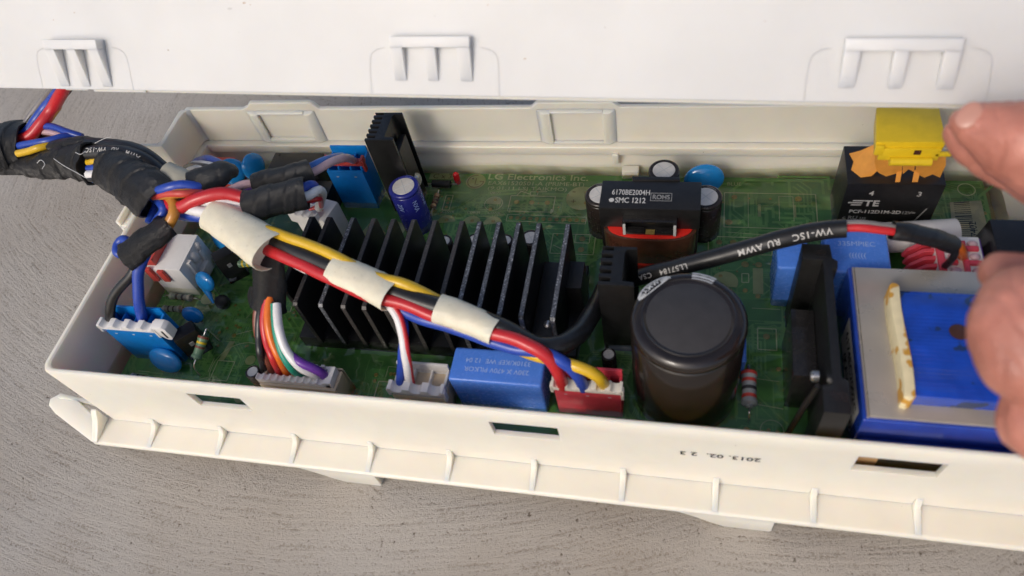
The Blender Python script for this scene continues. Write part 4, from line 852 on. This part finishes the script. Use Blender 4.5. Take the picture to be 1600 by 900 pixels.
g = G(); g.add([(25.944, 4.05, 4.55), (25.944, 1.0, 4.55), (25.944, 1.0, 3.3), (25.944, 4.05, 3.3)], [(0,1,2,3)]); g.build('sticker', 'label', tf)
text('6174EC2002C', .44, (25.94, 3.8, 3.98), (0,-1,0), (0,0,1), 'ink', tf, bold=.012); text('(KAWA WS)', .44, (25.94, 3.4, 3.45), (0,-1,0), (0,0,1), 'ink', tf, bold=.012)

# standing parts, resistors
def blob(label, p, s, top, rot=.78, name='transistor', cat='transistor', m='blackp'):
    t = thing(name, label, cat, (p[0], p[1], 2), 'black upright parts'); FOOT.append(('c', p[0], p[1], s))
    g = G(); g.x = Matrix.Translation((p[0], p[1], 0)) @ Matrix.Rotation(rot, 4, 'Z')
    g.hull8([(-s, -s*.7, 1.9), (s, -s*.7, 1.9), (s, s*.7, 1.9), (-s, s*.7, 1.9)], [(-s*.95, -s*.62, top), (s*.95, -s*.62, top), (s*.95, s*.62, top), (-s*.95, s*.62, top)]); g.build('body', m, t, bevel=.05)
    g = G(); g.x = Matrix.Translation((p[0], p[1], 0)) @ Matrix.Rotation(rot, 4, 'Z'); g.box(-.08, .08, -s*.72, -s*.6, top-.6, top-.42); g.build('mark', 'printgrey', t)
    return t
blob('black upright part beside the small tailed blue disc', (3.69,6.22,3.20), .42, 3.4, .7)
blob('black upright part between the fat blue disc and the green banded resistor', (3.53,2.73,2.90), .45, 3.25, .75)
q = (3.75,4.72,2.20); t = thing('resin_blob', 'dark speckled resin blob beside the tail of the small blue disc', 'blob', (q[0], q[1], 2)); g = G(); g.ball((q[0], q[1], 2.2), .3, .28, .32, 16, 10); g.build('body', 'tape', t); FOOT.append(('c', q[0], q[1], .3))
def resistor(label, p0, p1, r, body, bands, lead=True, floor=True):
    p0 = Vector(p0); p1 = Vector(p1); t = thing('resistor', label, 'resistor', (p0+p1)/2, 'banded resistors on the board')
    u = (p1-p0).normalized(); L_ = (p1-p0).length; n_ = 24
    prof = lambda k: r*(1.0 if .18 < k < .82 else 1.13 if .06 <= k <= .94 else .55)
    g = G(); g.tube([p0+u*L_*i/n_ for i in range(n_+1)], prof, 14, raw=True); g.build('body', body, t)
    for k, m in bands:
        g = G(); g.tube([p0+u*L_*(k-.045), p0+u*L_*(k+.045)], r*1.17 if not .18 < k < .82 else r*1.04, 14, raw=True); g.build('colour_band', m, t)
    if lead:
        for e, dr in ((p0, -1), (p1, 1)): g = G(); g.tube([e, e+u*dr*.18, e+u*dr*.28+Vector((0, 0, -.12)), Vector((e.x, e.y, 1.95))+u*dr*.34], .032, 8); g.build('lead', 'zinc', t)
    if floor: FOOT.append(('c', (p0.x+p1.x)/2, (p0.y+p1.y)/2, r*1.2))
    return t
resistor('green and brown banded resistor standing aslant by the black upright part near the left', (4.27,2.75,3.00), (4.07,1.94,2.60), .17, 'resgreen', ((.08, 'w_brown'), (.3, 'yellow'), (.48, 'w_brown')), floor=False)
resistor('greenish banded resistor poking out beside the wide beige tape', (4.05,6.24,2.70), (4.86,6.31,2.70), .15, 'resgreen', ((.3, 'yellow'), (.55, 'yellow'), (.8, 'redp')), floor=False)
resistor('grey resistor with red and black bands lying right of the fat capacitor', (23.35,3.26,2.32), (23.36,2.01,2.32), .22, 'resgrey', ((.1, 'redp'), (.3, 'redp'), (.52, 'ink'), (.74, 'redp')))
resistor('tan resistor with brown bands in front of the small red lamp', (11.17,10.61,2.15), (11.14,9.81,2.15), .12, 'restan', ((.3, 'w_brown'), (.5, 'w_brown'), (.7, 'w_brown')))
for lab, a, b in (('pale grey resistor sunk in resin in front of the big white connector', (1.15,4.97,2.05), (2.26,4.91,2.05)), ('pale grey resistor sunk in resin behind the bright blue corner connector', (1.16,4.35,2.05), (2.02,4.38,2.05)), ('grey banded resistor sunk in resin close to the front left rim', (1.28,1.32,2.05), (2.24,1.24,2.05))):
    resistor(lab, a, b, .12, 'resgrey', ((.1, 'label'), (.35, 'ink'), (.6, 'ink'), (.85, 'label')), floor=False)
t = thing('diode', 'black diode lying by the printed white box near the small red lamp', 'diode', (11.19,11.19,2.10)); g = G(); g.tube([(10.80,11.19,2.12), (11.59,11.18,2.12)], .16, 14); g.build('body', 'blackp', t); g = G(); g.tube([(10.48,11.21,2.10), (11.86,11.20,2.10)], .03, 8); g.build('lead', 'zinc', t)
t = thing('ferrite_tube', 'white ribbed tube lying behind the red and white connector', 'tube', (28.78,8.28,3.00)); g = G(); a = Vector((27.56,8.39,2.90)); b = Vector((29.85,8.65,2.90)); g.tube([a.lerp(b, i/40) for i in range(41)], .52, 24, raw=True, fn=lambda u, a: 1+.012*math.sin(u*140)); g.build('body', 'white', t, smooth_deg=60)
g = G(); g.tube([Vector((27.41,8.41,2.90)), a], .12, 12); g.build('lead', 'zinc', t)
t = thing('black_block', 'black moulded block behind the lower finger at the right edge of the board', 'component', (31.31,7.74,3.00)); g = G(); x, y, z = (30.89,6.84,3.50); g.prism([(x-.9, 2.0), (x-.55, 4.3), (x+1.6, 4.3), (x+1.6, 2.0)], 'y', y-.3, y+1.3); g.build('case', 'blackg', t, bevel=.04)

# ================================================================ resin surface, climbing a little up everything that stands in it
def resin_sheet():
    x0, x1, y0, y1, st = 0.36, 31.95, 0.30, 12.115, 0.075
    nx = int((x1-x0)/st)+1; ny = int((y1-y0)/st)+1
    X, Y = np.meshgrid(np.linspace(x0, x1, nx), np.linspace(y0, y1, ny)); d = np.minimum(np.minimum(X-x0, x1-X), np.minimum(Y-y0, y1-Y))
    rng = np.random.RandomState(3); jig = rng.uniform(.6, 1.4, len(FOOT))
    Hh = .10*np.exp(-(np.maximum(d, 0)/.16))
    for f_, j in zip(FOOT, jig):
        if f_[0] == 'b':
            dx = np.maximum(np.maximum(f_[1]-X, X-f_[2]), 0); dy = np.maximum(np.maximum(f_[3]-Y, Y-f_[4]), 0); dd = np.hypot(dx, dy)
        else: dd = np.maximum(np.hypot(X-f_[1], Y-f_[2])-f_[3], 0)
        Hh = np.maximum(Hh, .11*j*np.exp(-dd/(.15*j)))
    wv = np.zeros_like(X)
    for _ in range(14):
        a = rng.uniform(0, 6.28); k = rng.uniform(.5, 2.2); wv += .028/k*np.sin(k*(X*np.cos(a)+Y*np.sin(a))+rng.uniform(0, 6.28))
    Z = ZR_+Hh+wv*.55
    v = np.stack([X, Y, Z], -1).reshape(-1, 3)-np.array(ROOT[board.name])
    i = np.arange(nx*ny).reshape(ny, nx); fc = np.stack([i[:-1, :-1], i[:-1, 1:], i[1:, 1:], i[1:, :-1]], -1).reshape(-1, 4)
    me = bpy.data.meshes.new('resin_surface'); me.from_pydata(v.tolist(), [], fc.tolist()); me.materials.append(M['resin']); me.shade_smooth()
    o = bpy.data.objects.new('resin_surface', me); COL.objects.link(o); o.parent = board; o['label'] = 'clear glossy resin poured over the board'
resin_sheet()

# ================================================================ wires
def nz(p, s, a): return noise.noise(Vector(p)*s)*a
def wire(parent, col, pts, r=0.15, name='wire', seg=12):
    sp = smooth(pts, 10); n_ = len(sp)
    for i in range(1, n_-1):                              # slight kinks along the run
        p = sp[i]; k = .022*min(1, i/6, (n_-1-i)/6)
        sp[i] = p+Vector((noise.noise(p*1.3), noise.noise(p*1.3+Vector((9, 0, 0))), noise.noise(p*1.3+Vector((0, 9, 0)))))*k
    rr = r*.95
    g = G(); g.tube(sp, lambda u: rr*(1+.03*noise.noise(Vector((u*14, r*50, n_)))), seg, raw=True); return g.build(name, 'w_'+col if 'w_'+col in M else col, parent, smooth_deg=60)
def tape(parent, pts, r, ry=None, m='tape', wr=0.05, seed=0, name='tape_wrap', flare=.05, label=None):
    # wrapped tape: an uneven sleeve with a spiral edge and rolled-in ends
    P_ = smooth(pts, 10); ln = sum((b-a).length for a, b in zip(P_, P_[1:])); rr = ry or r; N_ = max(14, int(ln/.05)); Q = []
    cum = [0]
    for a, b in zip(P_, P_[1:]): cum.append(cum[-1]+(b-a).length)
    for i in range(N_+1):
        s_ = ln*i/N_; k = max(0, min(len(P_)-2, int(np.searchsorted(cum, s_))-1)); Q.append(P_[k].lerp(P_[k+1], (s_-cum[k])/max(1e-6, cum[k+1]-cum[k])))
    st_ = .014 if 'beige' in m else .06
    def fn(u, a):
        s_ = u*ln; sp = (a/(2*math.pi)+s_/.95+seed*.37) % 1.0
        ca, sa = math.cos(a), math.sin(a)
        w_ = noise.noise(Vector((ca*1.4+seed*7, sa*1.4, s_*1.2)))*wr*1.5
        rdg = (1-abs(noise.noise(Vector((ca*2.2+seed*3, sa*2.2+5, s_*1.7+a*.25))))*2)**3*wr*.9        # creases
        flat = .05*math.cos(3*a+seed+s_*.8)*min(1, wr/.03)
        e = max(0, 1-min(u, 1-u)*ln/.14)
        return 1+w_+rdg+flat+st_*(1 if sp < .40 else max(0, 1-(sp-.40)/.03))+flare*e*noise.noise(Vector((ca*1.5, sa*1.5+seed, 3)))*3
    g = G(); g.tube(Q, r, 48, ry, cap=False, fn=fn, raw=True)
    inner = [Q[0]+(Q[1]-Q[0])*.5, Q[len(Q)//2], Q[-1]+(Q[-2]-Q[-1])*.5]
    fr = frames(Q)
    # folded-in end rings give the tape its edge thickness
    for end, idx in ((0, 0), (1, len(Q)-1)):
        ed_ = .035 if 'beige' in m else .08; t, n_, b = fr[idx]; vs = []; d = 1 if end == 0 else -1; ra_ = r(end) if callable(r) else r; rb_ = rr(end) if callable(rr) else rr
        for q, off in ((1.0, 0), (1-ed_, 0), (.93-ed_, .3)):
            for k in range(48):
                a = 2*math.pi*k/48; f_ = fn(float(end), a)*q; vs.append(Q[idx]+t*d*off+n_*math.cos(a)*rb_*f_+b*math.sin(a)*ra_*f_)
        g.add(vs, [(j*48+k, j*48+(k+1) % 48, (j+1)*48+(k+1) % 48, (j+1)*48+k) for j in (0, 1) for k in range(48)]+[tuple(96+k for k in range(48))])
    return g.build(name, m, parent, smooth_deg=50, label=label)

# ---- main harness from the left edge
H1 = thing('wire_harness', 'thick bundle of coloured wires wrapped in black cloth tape, coming in from the left edge', 'wire harness', (-2.23,8.61,6.30))
tape(H1, [(-9.98,7.63,6.40),(-8.17,8.27,6.40),(-6.50,8.65,6.40),(-5.71,9.11,6.20),(-4.96,9.29,6.10)], 1.18, .85, seed=1, wr=.03)
tape(H1, [(-8.23,8.14,5.90),(-5.99,8.18,5.90),(-4.74,8.20,5.90),(-3.94,8.21,5.90)], .30, .25, seed=9)
for c_, pts, r in (('black', [(-6.50,9.33,6.20),(-5.30,9.65,6.50),(-4.65,10.23,6.90),(-3.87,10.83,7.40),(-1.91,10.82,8.60)], .22), ('grey', [(-6.44,9.37,6.30),(-5.33,9.73,6.60),(-4.73,10.19,7.00),(-3.97,10.52,7.50),(-2.16,10.45,8.60)], .15), ('blue', [(-6.24,9.08,6.30),(-4.95,9.43,6.60),(-4.46,9.93,6.90),(-3.84,10.45,7.30),(-2.45,10.42,8.20),(-1.25,10.41,9.00)], .22), ('red', [(-6.15,8.93,6.30),(-4.69,9.22,6.60),(-4.07,9.70,6.90),(-3.50,10.29,7.30),(-1.82,10.37,8.60)], .25),
                    ('amber', [(-6.46,9.13,6.10),(-4.89,9.28,6.40),(-4.16,9.70,6.70),(-3.42,10.33,7.20)], .14)): wire(H1, c_, pts, r)
tape(H1, [(-3.26,10.36,7.50),(-2.68,10.41,7.90),(-1.67,10.51,8.60)], .22, .2, seed=2)
for c_, pts, r in (('blue', [(-5.34,9.32,6.50),(-4.62,9.62,6.70),(-3.71,9.59,6.80),(-2.71,9.30,6.80),(-2.12,9.23,6.60)], .15), ('pink', [(-5.30,9.13,6.40),(-4.69,9.51,6.60),(-3.89,9.47,6.60),(-2.70,9.26,6.50)], .13), ('brown', [(-5.65,9.41,6.20),(-4.93,9.60,6.30),(-3.98,9.49,6.30),(-2.85,9.25,6.30)], .14), ('black', [(-5.53,9.16,6.30),(-5.00,9.48,6.20),(-4.07,9.38,6.30),(-2.91,9.25,6.30)], .15),
                    ('blue', [(-4.87,8.64,6.60),(-4.10,8.62,6.80),(-3.23,8.66,6.90),(-2.71,9.05,6.80),(-2.39,9.40,6.50)], .16), ('yellow', [(-4.43,8.19,6.70),(-3.86,8.23,6.80),(-3.31,8.31,6.90),(-2.91,8.76,6.70)], .15)): wire(H1, c_, pts, r)
tape(H1, [(-5.06,8.41,5.90),(-3.87,8.16,6.10),(-2.98,8.12,6.30),(-2.06,8.12,6.45),(-1.22,8.05,6.50),(-0.82,7.95,6.50)], lambda u: .42+.40*u, lambda u: .4+.32*u, seed=3, wr=.08, flare=.1)
tape(H1, [(-2.92,8.48,6.70),(-1.90,8.43,6.90),(-1.35,8.50,6.80),(-1.07,8.50,6.70)], lambda u: .26+.2*u, .30, seed=5, wr=.08)
cb1 = [(-1.13,8.50,6.90),(-0.10,8.34,7.00),(0.93,8.11,7.10),(1.88,7.76,7.10),(2.61,7.35,6.90),(3.25,6.93,6.60)]; wire(H1, 'cable', cb1, .30, 'black_cable')
cb2 = [(-0.73,7.93,7.00),(0.21,7.90,7.10),(1.08,7.75,7.20),(1.94,7.47,7.20),(2.62,7.13,7.00),(3.21,6.77,6.80),(3.91,6.36,6.60)]; wire(H1, 'cable', cb2, .31, 'black_cable')
cs = smooth(cb2); text_on_tube('AWM    RU   VW-1SC', .26, cs, .31, 2.9, math.radians(24), 'print', H1, flip=-1)
for c_, pts, r in (('yellow', [(-0.78,7.66,6.80),(-0.29,7.63,6.90),(0.16,7.64,6.90),(0.76,7.42,6.80)], .14), ('orange', [(-0.64,7.89,6.70),(-0.06,7.80,6.80),(0.48,7.64,6.80),(0.93,7.39,6.70)], .14), ('blue', [(-0.73,7.46,6.70),(-0.15,7.40,6.80),(0.36,7.35,6.80),(0.89,7.26,6.70)], .14), ('white', [(-0.67,7.23,6.60),(-0.09,7.18,6.70),(0.43,7.09,6.70),(1.13,6.82,6.70)], .18), ('black', [(-0.63,7.13,6.50),(0.01,7.01,6.60),(0.38,7.05,6.60),(1.20,6.72,6.60)], .13), ('sky', [(-0.55,7.16,6.40),(0.15,6.98,6.50),(0.81,6.78,6.60),(1.26,6.66,6.60)], .12)): wire(H1, c_, pts, r)
tape(H1, [(0.74,7.19,6.90),(1.48,6.86,7.00),(2.23,6.44,7.00),(2.92,6.03,7.00),(3.24,5.86,6.80)], .80, .72, seed=6, wr=.05, flare=.06)
tape(H1, [(3.14,6.92,6.90),(3.76,6.66,6.80),(4.34,6.40,6.70),(4.97,6.06,6.50)], .56, .5, 'beige2', seed=7, wr=.03)
for c_, pts, r in (('blue', [(3.41,5.83,7.30),(3.99,5.84,7.50),(4.49,6.00,7.50),(4.88,6.14,7.30),(5.02,6.39,7.00)], .19), ('amber', [(3.28,5.77,7.20),(4.06,5.73,7.40),(4.65,5.80,7.40),(5.00,6.17,7.10)], .12), ('redp', [(3.31,5.72,7.20),(4.09,5.67,7.40),(4.69,5.72,7.40),(5.03,6.12,7.10)], .13), ('amber', [(3.23,5.74,7.10),(3.96,5.64,7.30),(4.50,5.72,7.30),(4.83,6.08,7.00)], .10)): wire(H1, c_, pts, r)
tape(H1, [(4.47,6.34,7.10),(4.84,6.53,7.10),(5.12,6.90,7.00),(5.29,7.21,6.90),(5.43,7.47,6.70)], lambda u: .52-.24*u**3, lambda u: .44-.22*u**3, seed=8)
for c_, pts, r in (('blue', [(4.98,7.56,6.40),(4.28,8.25,6.20),(3.22,8.90,5.80),(2.00,9.53,5.00),(1.05,9.94,4.20)], .15), ('white', [(5.02,7.34,6.50),(4.27,7.96,6.30),(3.27,8.50,5.90),(1.86,9.32,5.00),(0.70,9.90,4.00)], .15), ('black', [(5.09,7.18,6.60),(4.32,7.80,6.40),(3.41,8.24,6.10),(1.75,9.32,5.00),(0.52,9.90,4.00)], .10), ('white', [(5.04,7.06,6.60),(4.04,7.76,6.30),(2.91,8.36,5.80),(1.35,9.27,4.60)], .15), ('brown', [(4.83,7.06,6.50),(3.92,7.66,6.20),(2.83,8.28,5.60),(1.66,9.00,4.60)], .13)): wire(H1, c_, pts, r)

for pts in ([(-2.92,7.50,6.90),(-2.71,7.57,7.00),(-2.41,7.37,7.00),(-2.50,7.20,6.90)], [(-2.03,7.55,7.10),(-1.36,7.18,7.15),(-0.67,6.87,7.15),(-0.06,6.61,7.10)], [(-0.41,8.16,7.30),(-0.02,8.30,7.40),(0.26,8.40,7.40)], [(-0.99,7.69,7.30),(-0.71,7.59,7.30),(-0.58,7.76,7.30)]):
    g = G(); g.tube(pts, .014, 5); g.build('loose_thread', 'label', H1)
# ---- branch to the blue corner connector
H2 = thing('wire_branch', 'taped branch whose blue and black wires run down into the corner connector', 'wires', (2.85,4.60,6.00))
for c_, pts, r in (('blue', [(2.84,6.03,6.80),(3.56,5.58,7.00),(3.72,5.32,6.90),(3.48,5.05,6.70),(3.26,4.72,6.50)], .18), ('blue', [(2.89,6.09,6.60),(2.90,5.64,6.50),(2.85,5.19,6.40)], .14), ('grey', [(3.53,6.02,6.90),(3.75,5.55,6.80),(3.73,5.06,6.70),(3.56,4.74,6.50)], .13), ('amber', [(3.71,5.90,7.10),(4.16,5.51,7.10),(4.28,5.14,7.00),(4.10,4.85,6.80),(3.84,4.50,6.60)], .20)): wire(H2, c_, pts, r)
tape(H2, [(3.97,4.87,6.70),(3.72,4.47,6.70),(3.30,4.09,6.60),(2.73,3.66,6.40)], lambda u: .50+.06*u, lambda u: .34, seed=11, flare=.1)
for c_, pts, r in (('blue', [(2.68,4.21,6.30),(2.16,4.50,6.30),(1.92,4.34,6.20),(2.00,4.05,6.10),(2.35,4.06,6.00)], .17), ('blue', [(3.49,4.28,6.50),(3.34,3.83,6.30),(3.05,3.43,5.90),(2.84,3.03,5.30),(2.67,2.75,4.70),(2.32,2.62,3.90)], .20), ('cable', [(3.02,4.11,6.20),(2.73,3.48,5.80),(2.04,3.06,5.30),(1.63,2.77,4.90),(1.33,2.53,4.40),(0.91,2.53,3.80)], .18)): wire(H2, c_, pts, r)
text_on_tube('LTK 600', .17, smooth([(3.02,4.11,6.20),(2.73,3.48,5.80),(2.04,3.06,5.30),(1.63,2.77,4.90),(1.33,2.53,4.40),(0.91,2.53,3.80)]), .18, 1.4, math.radians(40), 'printgrey', H2)

# ---- branches to the white and the rear blue connector
H3 = thing('wire_branch', 'taped branch of red, white and blue wires ending behind the fins', 'wires', (5.63,5.94,6.60))
for c_, pts, r in (('red', [(3.70,5.67,6.90),(4.39,5.43,7.00),(5.06,5.62,7.20),(5.85,5.90,7.20),(6.44,5.98,7.00),(6.93,5.91,6.80)], .24), ('white', [(4.65,5.70,6.90),(5.34,5.69,7.00),(5.98,5.80,6.90),(6.74,5.88,6.70)], .20), ('white', [(3.77,5.82,6.80),(4.56,5.47,6.90),(5.45,5.32,6.90),(6.19,5.46,6.80),(6.85,5.69,6.60)], .20), ('blue', [(3.35,5.89,6.50),(4.19,5.51,6.60),(4.92,5.39,6.60),(5.61,5.59,6.50),(6.44,5.84,6.40)], .22), ('sky', [(3.78,5.61,6.30),(4.39,5.51,6.30),(5.13,5.57,6.30),(5.54,5.78,6.20)], .12), ('blue', [(4.64,6.14,6.80),(5.38,6.07,6.70),(6.31,6.10,6.60)], .14)): wire(H3, c_, pts, r)
tape(H3, [(6.70,5.71,6.80),(7.22,5.90,6.80),(7.88,6.26,6.70),(8.55,6.55,6.60)], .57, .50, seed=12, wr=.025)
for c_, pts, r in (('blue', [(8.24,6.39,6.70),(8.42,6.84,6.60),(8.54,7.08,6.40),(8.24,7.38,5.80),(7.29,8.18,4.40)], .17), ('white', [(8.32,6.31,6.60),(8.59,6.52,6.50),(8.67,7.06,6.20),(8.33,7.53,5.40),(7.42,8.11,4.00)], .17), ('red', [(8.19,6.48,6.20),(8.47,6.67,6.10),(8.43,7.17,5.60),(7.77,7.87,4.40)], .10)): wire(H3, c_, pts, r)
H4 = thing('wire_branch', 'taped branch with purple and pink wires plugged into the connector by the comb', 'wires', (7.05,7.54,6.20))
for c_, pts, r in (('pink', [(4.65,6.32,6.60),(5.50,6.37,6.70),(6.04,6.75,6.70),(6.67,7.07,6.50)], .17), ('purple', [(4.69,6.38,6.40),(5.41,6.43,6.50),(6.01,6.69,6.50),(6.65,6.98,6.40)], .17), ('sky', [(4.84,6.38,6.20),(5.40,6.58,6.20),(6.08,6.78,6.20)], .12)): wire(H4, c_, pts, r)
tape(H4, [(6.41,6.94,6.50),(7.09,7.14,6.50),(7.67,7.46,6.40),(8.14,7.84,6.30)], .48, .42, seed=13, wr=.025)
for c_, pts, r in (('sky', [(7.82,7.74,6.40),(8.17,8.18,6.30),(8.36,8.87,5.90),(8.29,9.69,5.20),(7.90,10.44,4.30)], .15), ('redp', [(7.89,7.71,6.30),(8.33,8.19,6.20),(8.50,8.87,5.80),(8.45,9.59,5.20),(8.09,10.38,4.30)], .10), ('pink', [(7.94,7.56,6.30),(8.32,8.06,6.20),(8.57,8.77,5.90),(8.69,9.40,5.40),(8.33,10.25,4.40)], .16)): wire(H4, c_, pts, r)

# ---- beige taped power run to the red connector
H5 = thing('power_cable', 'red, yellow and black wires wrapped in beige tape, running over the fins', 'cable', (11.13,3.67,6.00))
bk = [(4.26,6.04,6.50),(5.82,5.22,6.60),(7.24,4.72,6.60),(8.11,4.49,6.50),(9.13,4.11,6.40),(10.35,3.71,6.30),(11.46,3.42,6.10),(12.78,3.05,5.90),(14.04,2.79,5.70),(15.19,2.57,5.60),(15.95,2.36,5.50),(16.75,2.06,5.30),(17.27,2.02,5.10),(17.79,2.29,4.90),(18.17,2.90,4.60),(18.38,3.78,4.20),(18.52,4.78,3.60),(18.64,5.50,3.40)]; wire(H5, 'cable', bk, .33, 'black_cable')
wire(H5, 'yellow', [(5.20,5.89,6.70),(7.12,4.97,6.80),(8.35,4.58,6.80),(9.42,4.29,6.70),(10.47,3.95,6.60),(11.60,3.53,6.30),(12.76,3.30,6.20),(13.42,3.19,5.90),(14.54,2.90,5.30),(15.81,2.31,4.90),(16.74,1.98,4.75),(17.56,1.78,4.80),(18.35,1.58,4.85),(18.88,1.51,4.50),(19.04,1.66,3.60)], .19)
wire(H5, 'red', [(5.05,5.42,6.50),(6.92,4.52,6.50),(8.14,4.09,6.50),(9.14,3.75,6.40),(10.37,3.31,6.30),(11.62,2.89,6.10),(12.91,2.75,5.90),(13.91,2.48,5.70),(15.06,2.25,5.65),(15.82,2.09,5.60),(16.68,1.90,5.55),(17.32,1.68,5.35),(17.68,1.52,4.70),(17.75,1.57,3.60)], .215)
wire(H5, 'blue', [(12.11,2.95,5.70),(13.22,2.56,5.50),(14.28,2.35,5.40),(15.64,2.02,5.30),(16.44,1.85,5.20),(17.22,1.80,5.20),(17.89,1.62,5.00),(18.26,1.56,4.40),(18.39,1.56,3.60)], .20)
wire(H5, 'white', [(7.25,4.25,6.00),(8.05,4.16,6.10),(8.63,3.98,6.10),(9.32,3.73,6.00)], .12)
tape(H5, [(5.53,5.38,6.70),(6.18,5.07,6.70),(7.12,4.56,6.70),(7.74,4.23,6.60),(8.22,3.97,6.60)], lambda u: .58+.18*u, lambda u: .46+.06*u, 'beige', seed=14, wr=.022, flare=.012)
tape(H5, [(10.40,3.69,6.30),(11.07,3.44,6.25),(11.73,3.24,6.10),(12.46,2.96,6.00)], lambda u: .50+.06*u, lambda u: .40, 'beige', seed=15, wr=.022, flare=.006)
tape(H5, [(13.96,2.72,5.80),(14.49,2.62,5.70),(15.22,2.41,5.60),(15.83,2.22,5.50)], lambda u: .48-.03*u, lambda u: .38, 'beige', seed=16, wr=.022, flare=.006)
# ---- rainbow branch
H6 = thing('wire_branch', 'fan of rainbow wires from a black taped stub into the cream header', 'wires', (7.49,3.66,5.00))
tape(H6, [(7.75,4.33,6.20),(7.80,4.01,6.00),(7.78,3.64,5.60),(7.70,3.18,5.10),(7.62,2.96,4.80)], lambda u: .46+.16*u, lambda u: .36, seed=17, wr=.04, flare=.08)
tape(H6, [(7.02,3.63,5.00),(7.02,3.38,4.90),(7.18,3.09,4.80),(7.43,2.96,4.70)], .22, .2, seed=18)
tape(H6, [(8.02,3.03,5.20),(8.07,2.72,4.90),(8.12,2.36,4.60)], .15, .15, seed=19, wr=.02)
for c_, pts, r in (('brown', [(7.39,3.19,5.10),(7.30,2.67,4.70),(7.36,2.16,4.30),(7.68,1.60,3.90),(7.62,1.42,3.00)], .145), ('black', [(7.60,3.13,5.20),(7.56,2.56,4.90),(7.53,2.05,4.50),(7.60,1.55,4.10),(7.26,1.44,3.00)], .145), ('red', [(7.81,3.08,5.30),(7.75,2.45,4.90),(7.85,1.90,4.50),(8.13,1.42,4.10),(7.92,1.40,3.00)], .15), ('orange', [(7.90,3.08,5.30),(7.96,2.40,5.00),(8.10,1.86,4.60),(8.36,1.44,4.10),(8.22,1.38,3.00)], .15), ('amber', [(7.83,3.15,5.00),(7.91,2.52,4.60),(8.27,1.79,4.20),(8.69,1.32,3.80),(8.53,1.33,3.00)], .12),
                    ('green', [(8.07,2.91,5.20),(8.24,2.17,4.80),(8.47,1.62,4.40),(8.72,1.29,3.90),(8.76,1.35,3.00)], .15), ('white', [(8.16,2.91,5.20),(8.42,2.12,4.90),(8.65,1.65,4.50),(9.12,1.26,4.10),(9.48,1.23,3.60),(9.41,1.26,3.00)], .155), ('purple', [(8.40,1.81,4.40),(8.67,1.60,4.30),(9.18,1.36,4.20),(9.63,1.28,3.90),(9.80,1.27,3.50),(9.68,1.24,3.00)], .16)): wire(H6, c_, pts, r)
# ---- two wires to the white four way connector
H7 = thing('wire_branch', 'red-striped white wire and blue wire dropping from beige tape into a white connector', 'wires', (12.79,2.03,5.00))
wt = [(11.85,3.06,5.80),(12.26,2.85,5.80),(12.64,2.48,5.60),(12.83,2.02,5.20),(12.88,1.57,4.60),(12.69,1.35,3.20)]; wire(H7, 'white', wt, .15)
g = G(); st = smooth(wt); fr_ = frames(st); vs = []
for p, (t, n_, b) in zip(st, fr_):
    for a in (.15, .45, .75, 1.05): vs.append(p+(n_*math.cos(a-1.2)+b*math.sin(a-1.2)).normalized()*.155 if False else p+(Vector((.74, .2, .64))-t*Vector((.74, .2, .64)).dot(t)).normalized()*.06+(n_*math.cos(a)+b*math.sin(a))*.0)
wire(H7, 'red', [Vector(p)+Vector((.085, .02, .05)) for p in wt], .10, 'wire_stripe')
wire(H7, 'blue', [(11.96,3.21,5.60),(12.37,2.99,5.60),(12.70,2.66,5.40),(12.77,2.26,5.00),(12.64,1.78,4.40),(12.34,1.32,3.20)], .15)
# ---- black cable to the right
H8 = thing('power_cable', 'black printed cable rising from behind the small heatsink to the red and white connector', 'cable', (22.69,5.52,5.50))
bc = [(18.57,5.47,2.90),(19.05,5.55,3.40),(19.81,5.46,4.10),(20.82,5.41,4.70),(21.78,5.41,5.20),(22.87,5.55,5.60),(23.93,5.77,5.90),(24.97,5.97,6.10),(25.68,6.01,6.20)]; wire(H8, 'cable', bc, .29, 'cable_sheath')
sb = smooth(bc, 14); text_on_tube('LL57184   CSA', .24, sb, .29, 3.55, math.radians(38), 'print', H8, flip=-1); text_on_tube('VW-1SC', .28, sb, .29, 7.70, math.radians(44), 'print', H8, flip=-1, bold=.003); text_on_tube('RU', .27, sb, .29, 6.25, math.radians(44), 'print', H8, flip=-1, bold=.003); text_on_tube('AWM', .27, sb, .29, 5.75, math.radians(44), 'print', H8, flip=-1, bold=.003)
wire(H8, 'grey', [(25.30,6.07,6.25),(25.81,6.12,6.30),(26.32,6.12,6.30),(27.01,6.08,6.20)], .11); wire(H8, 'red', [(25.30,5.97,6.20),(25.90,6.00,6.25),(26.35,5.99,6.25),(27.09,5.96,6.15)], .13)
tape(H8, [(26.90,5.99,6.20),(27.36,5.99,6.10),(28.03,6.10,5.80),(28.76,6.27,5.30)], .27, .25, 'cable', seed=21, wr=.02, name='heat_shrink')
wire(H8, 'black', [(28.58,6.28,5.40),(28.83,6.21,5.20),(28.91,6.19,4.80),(28.90,6.38,4.10)], .11); wire(H8, 'orange', [(28.64,6.23,5.40),(28.91,6.31,5.20),(29.15,6.44,4.80),(29.45,6.80,4.10)], .16)
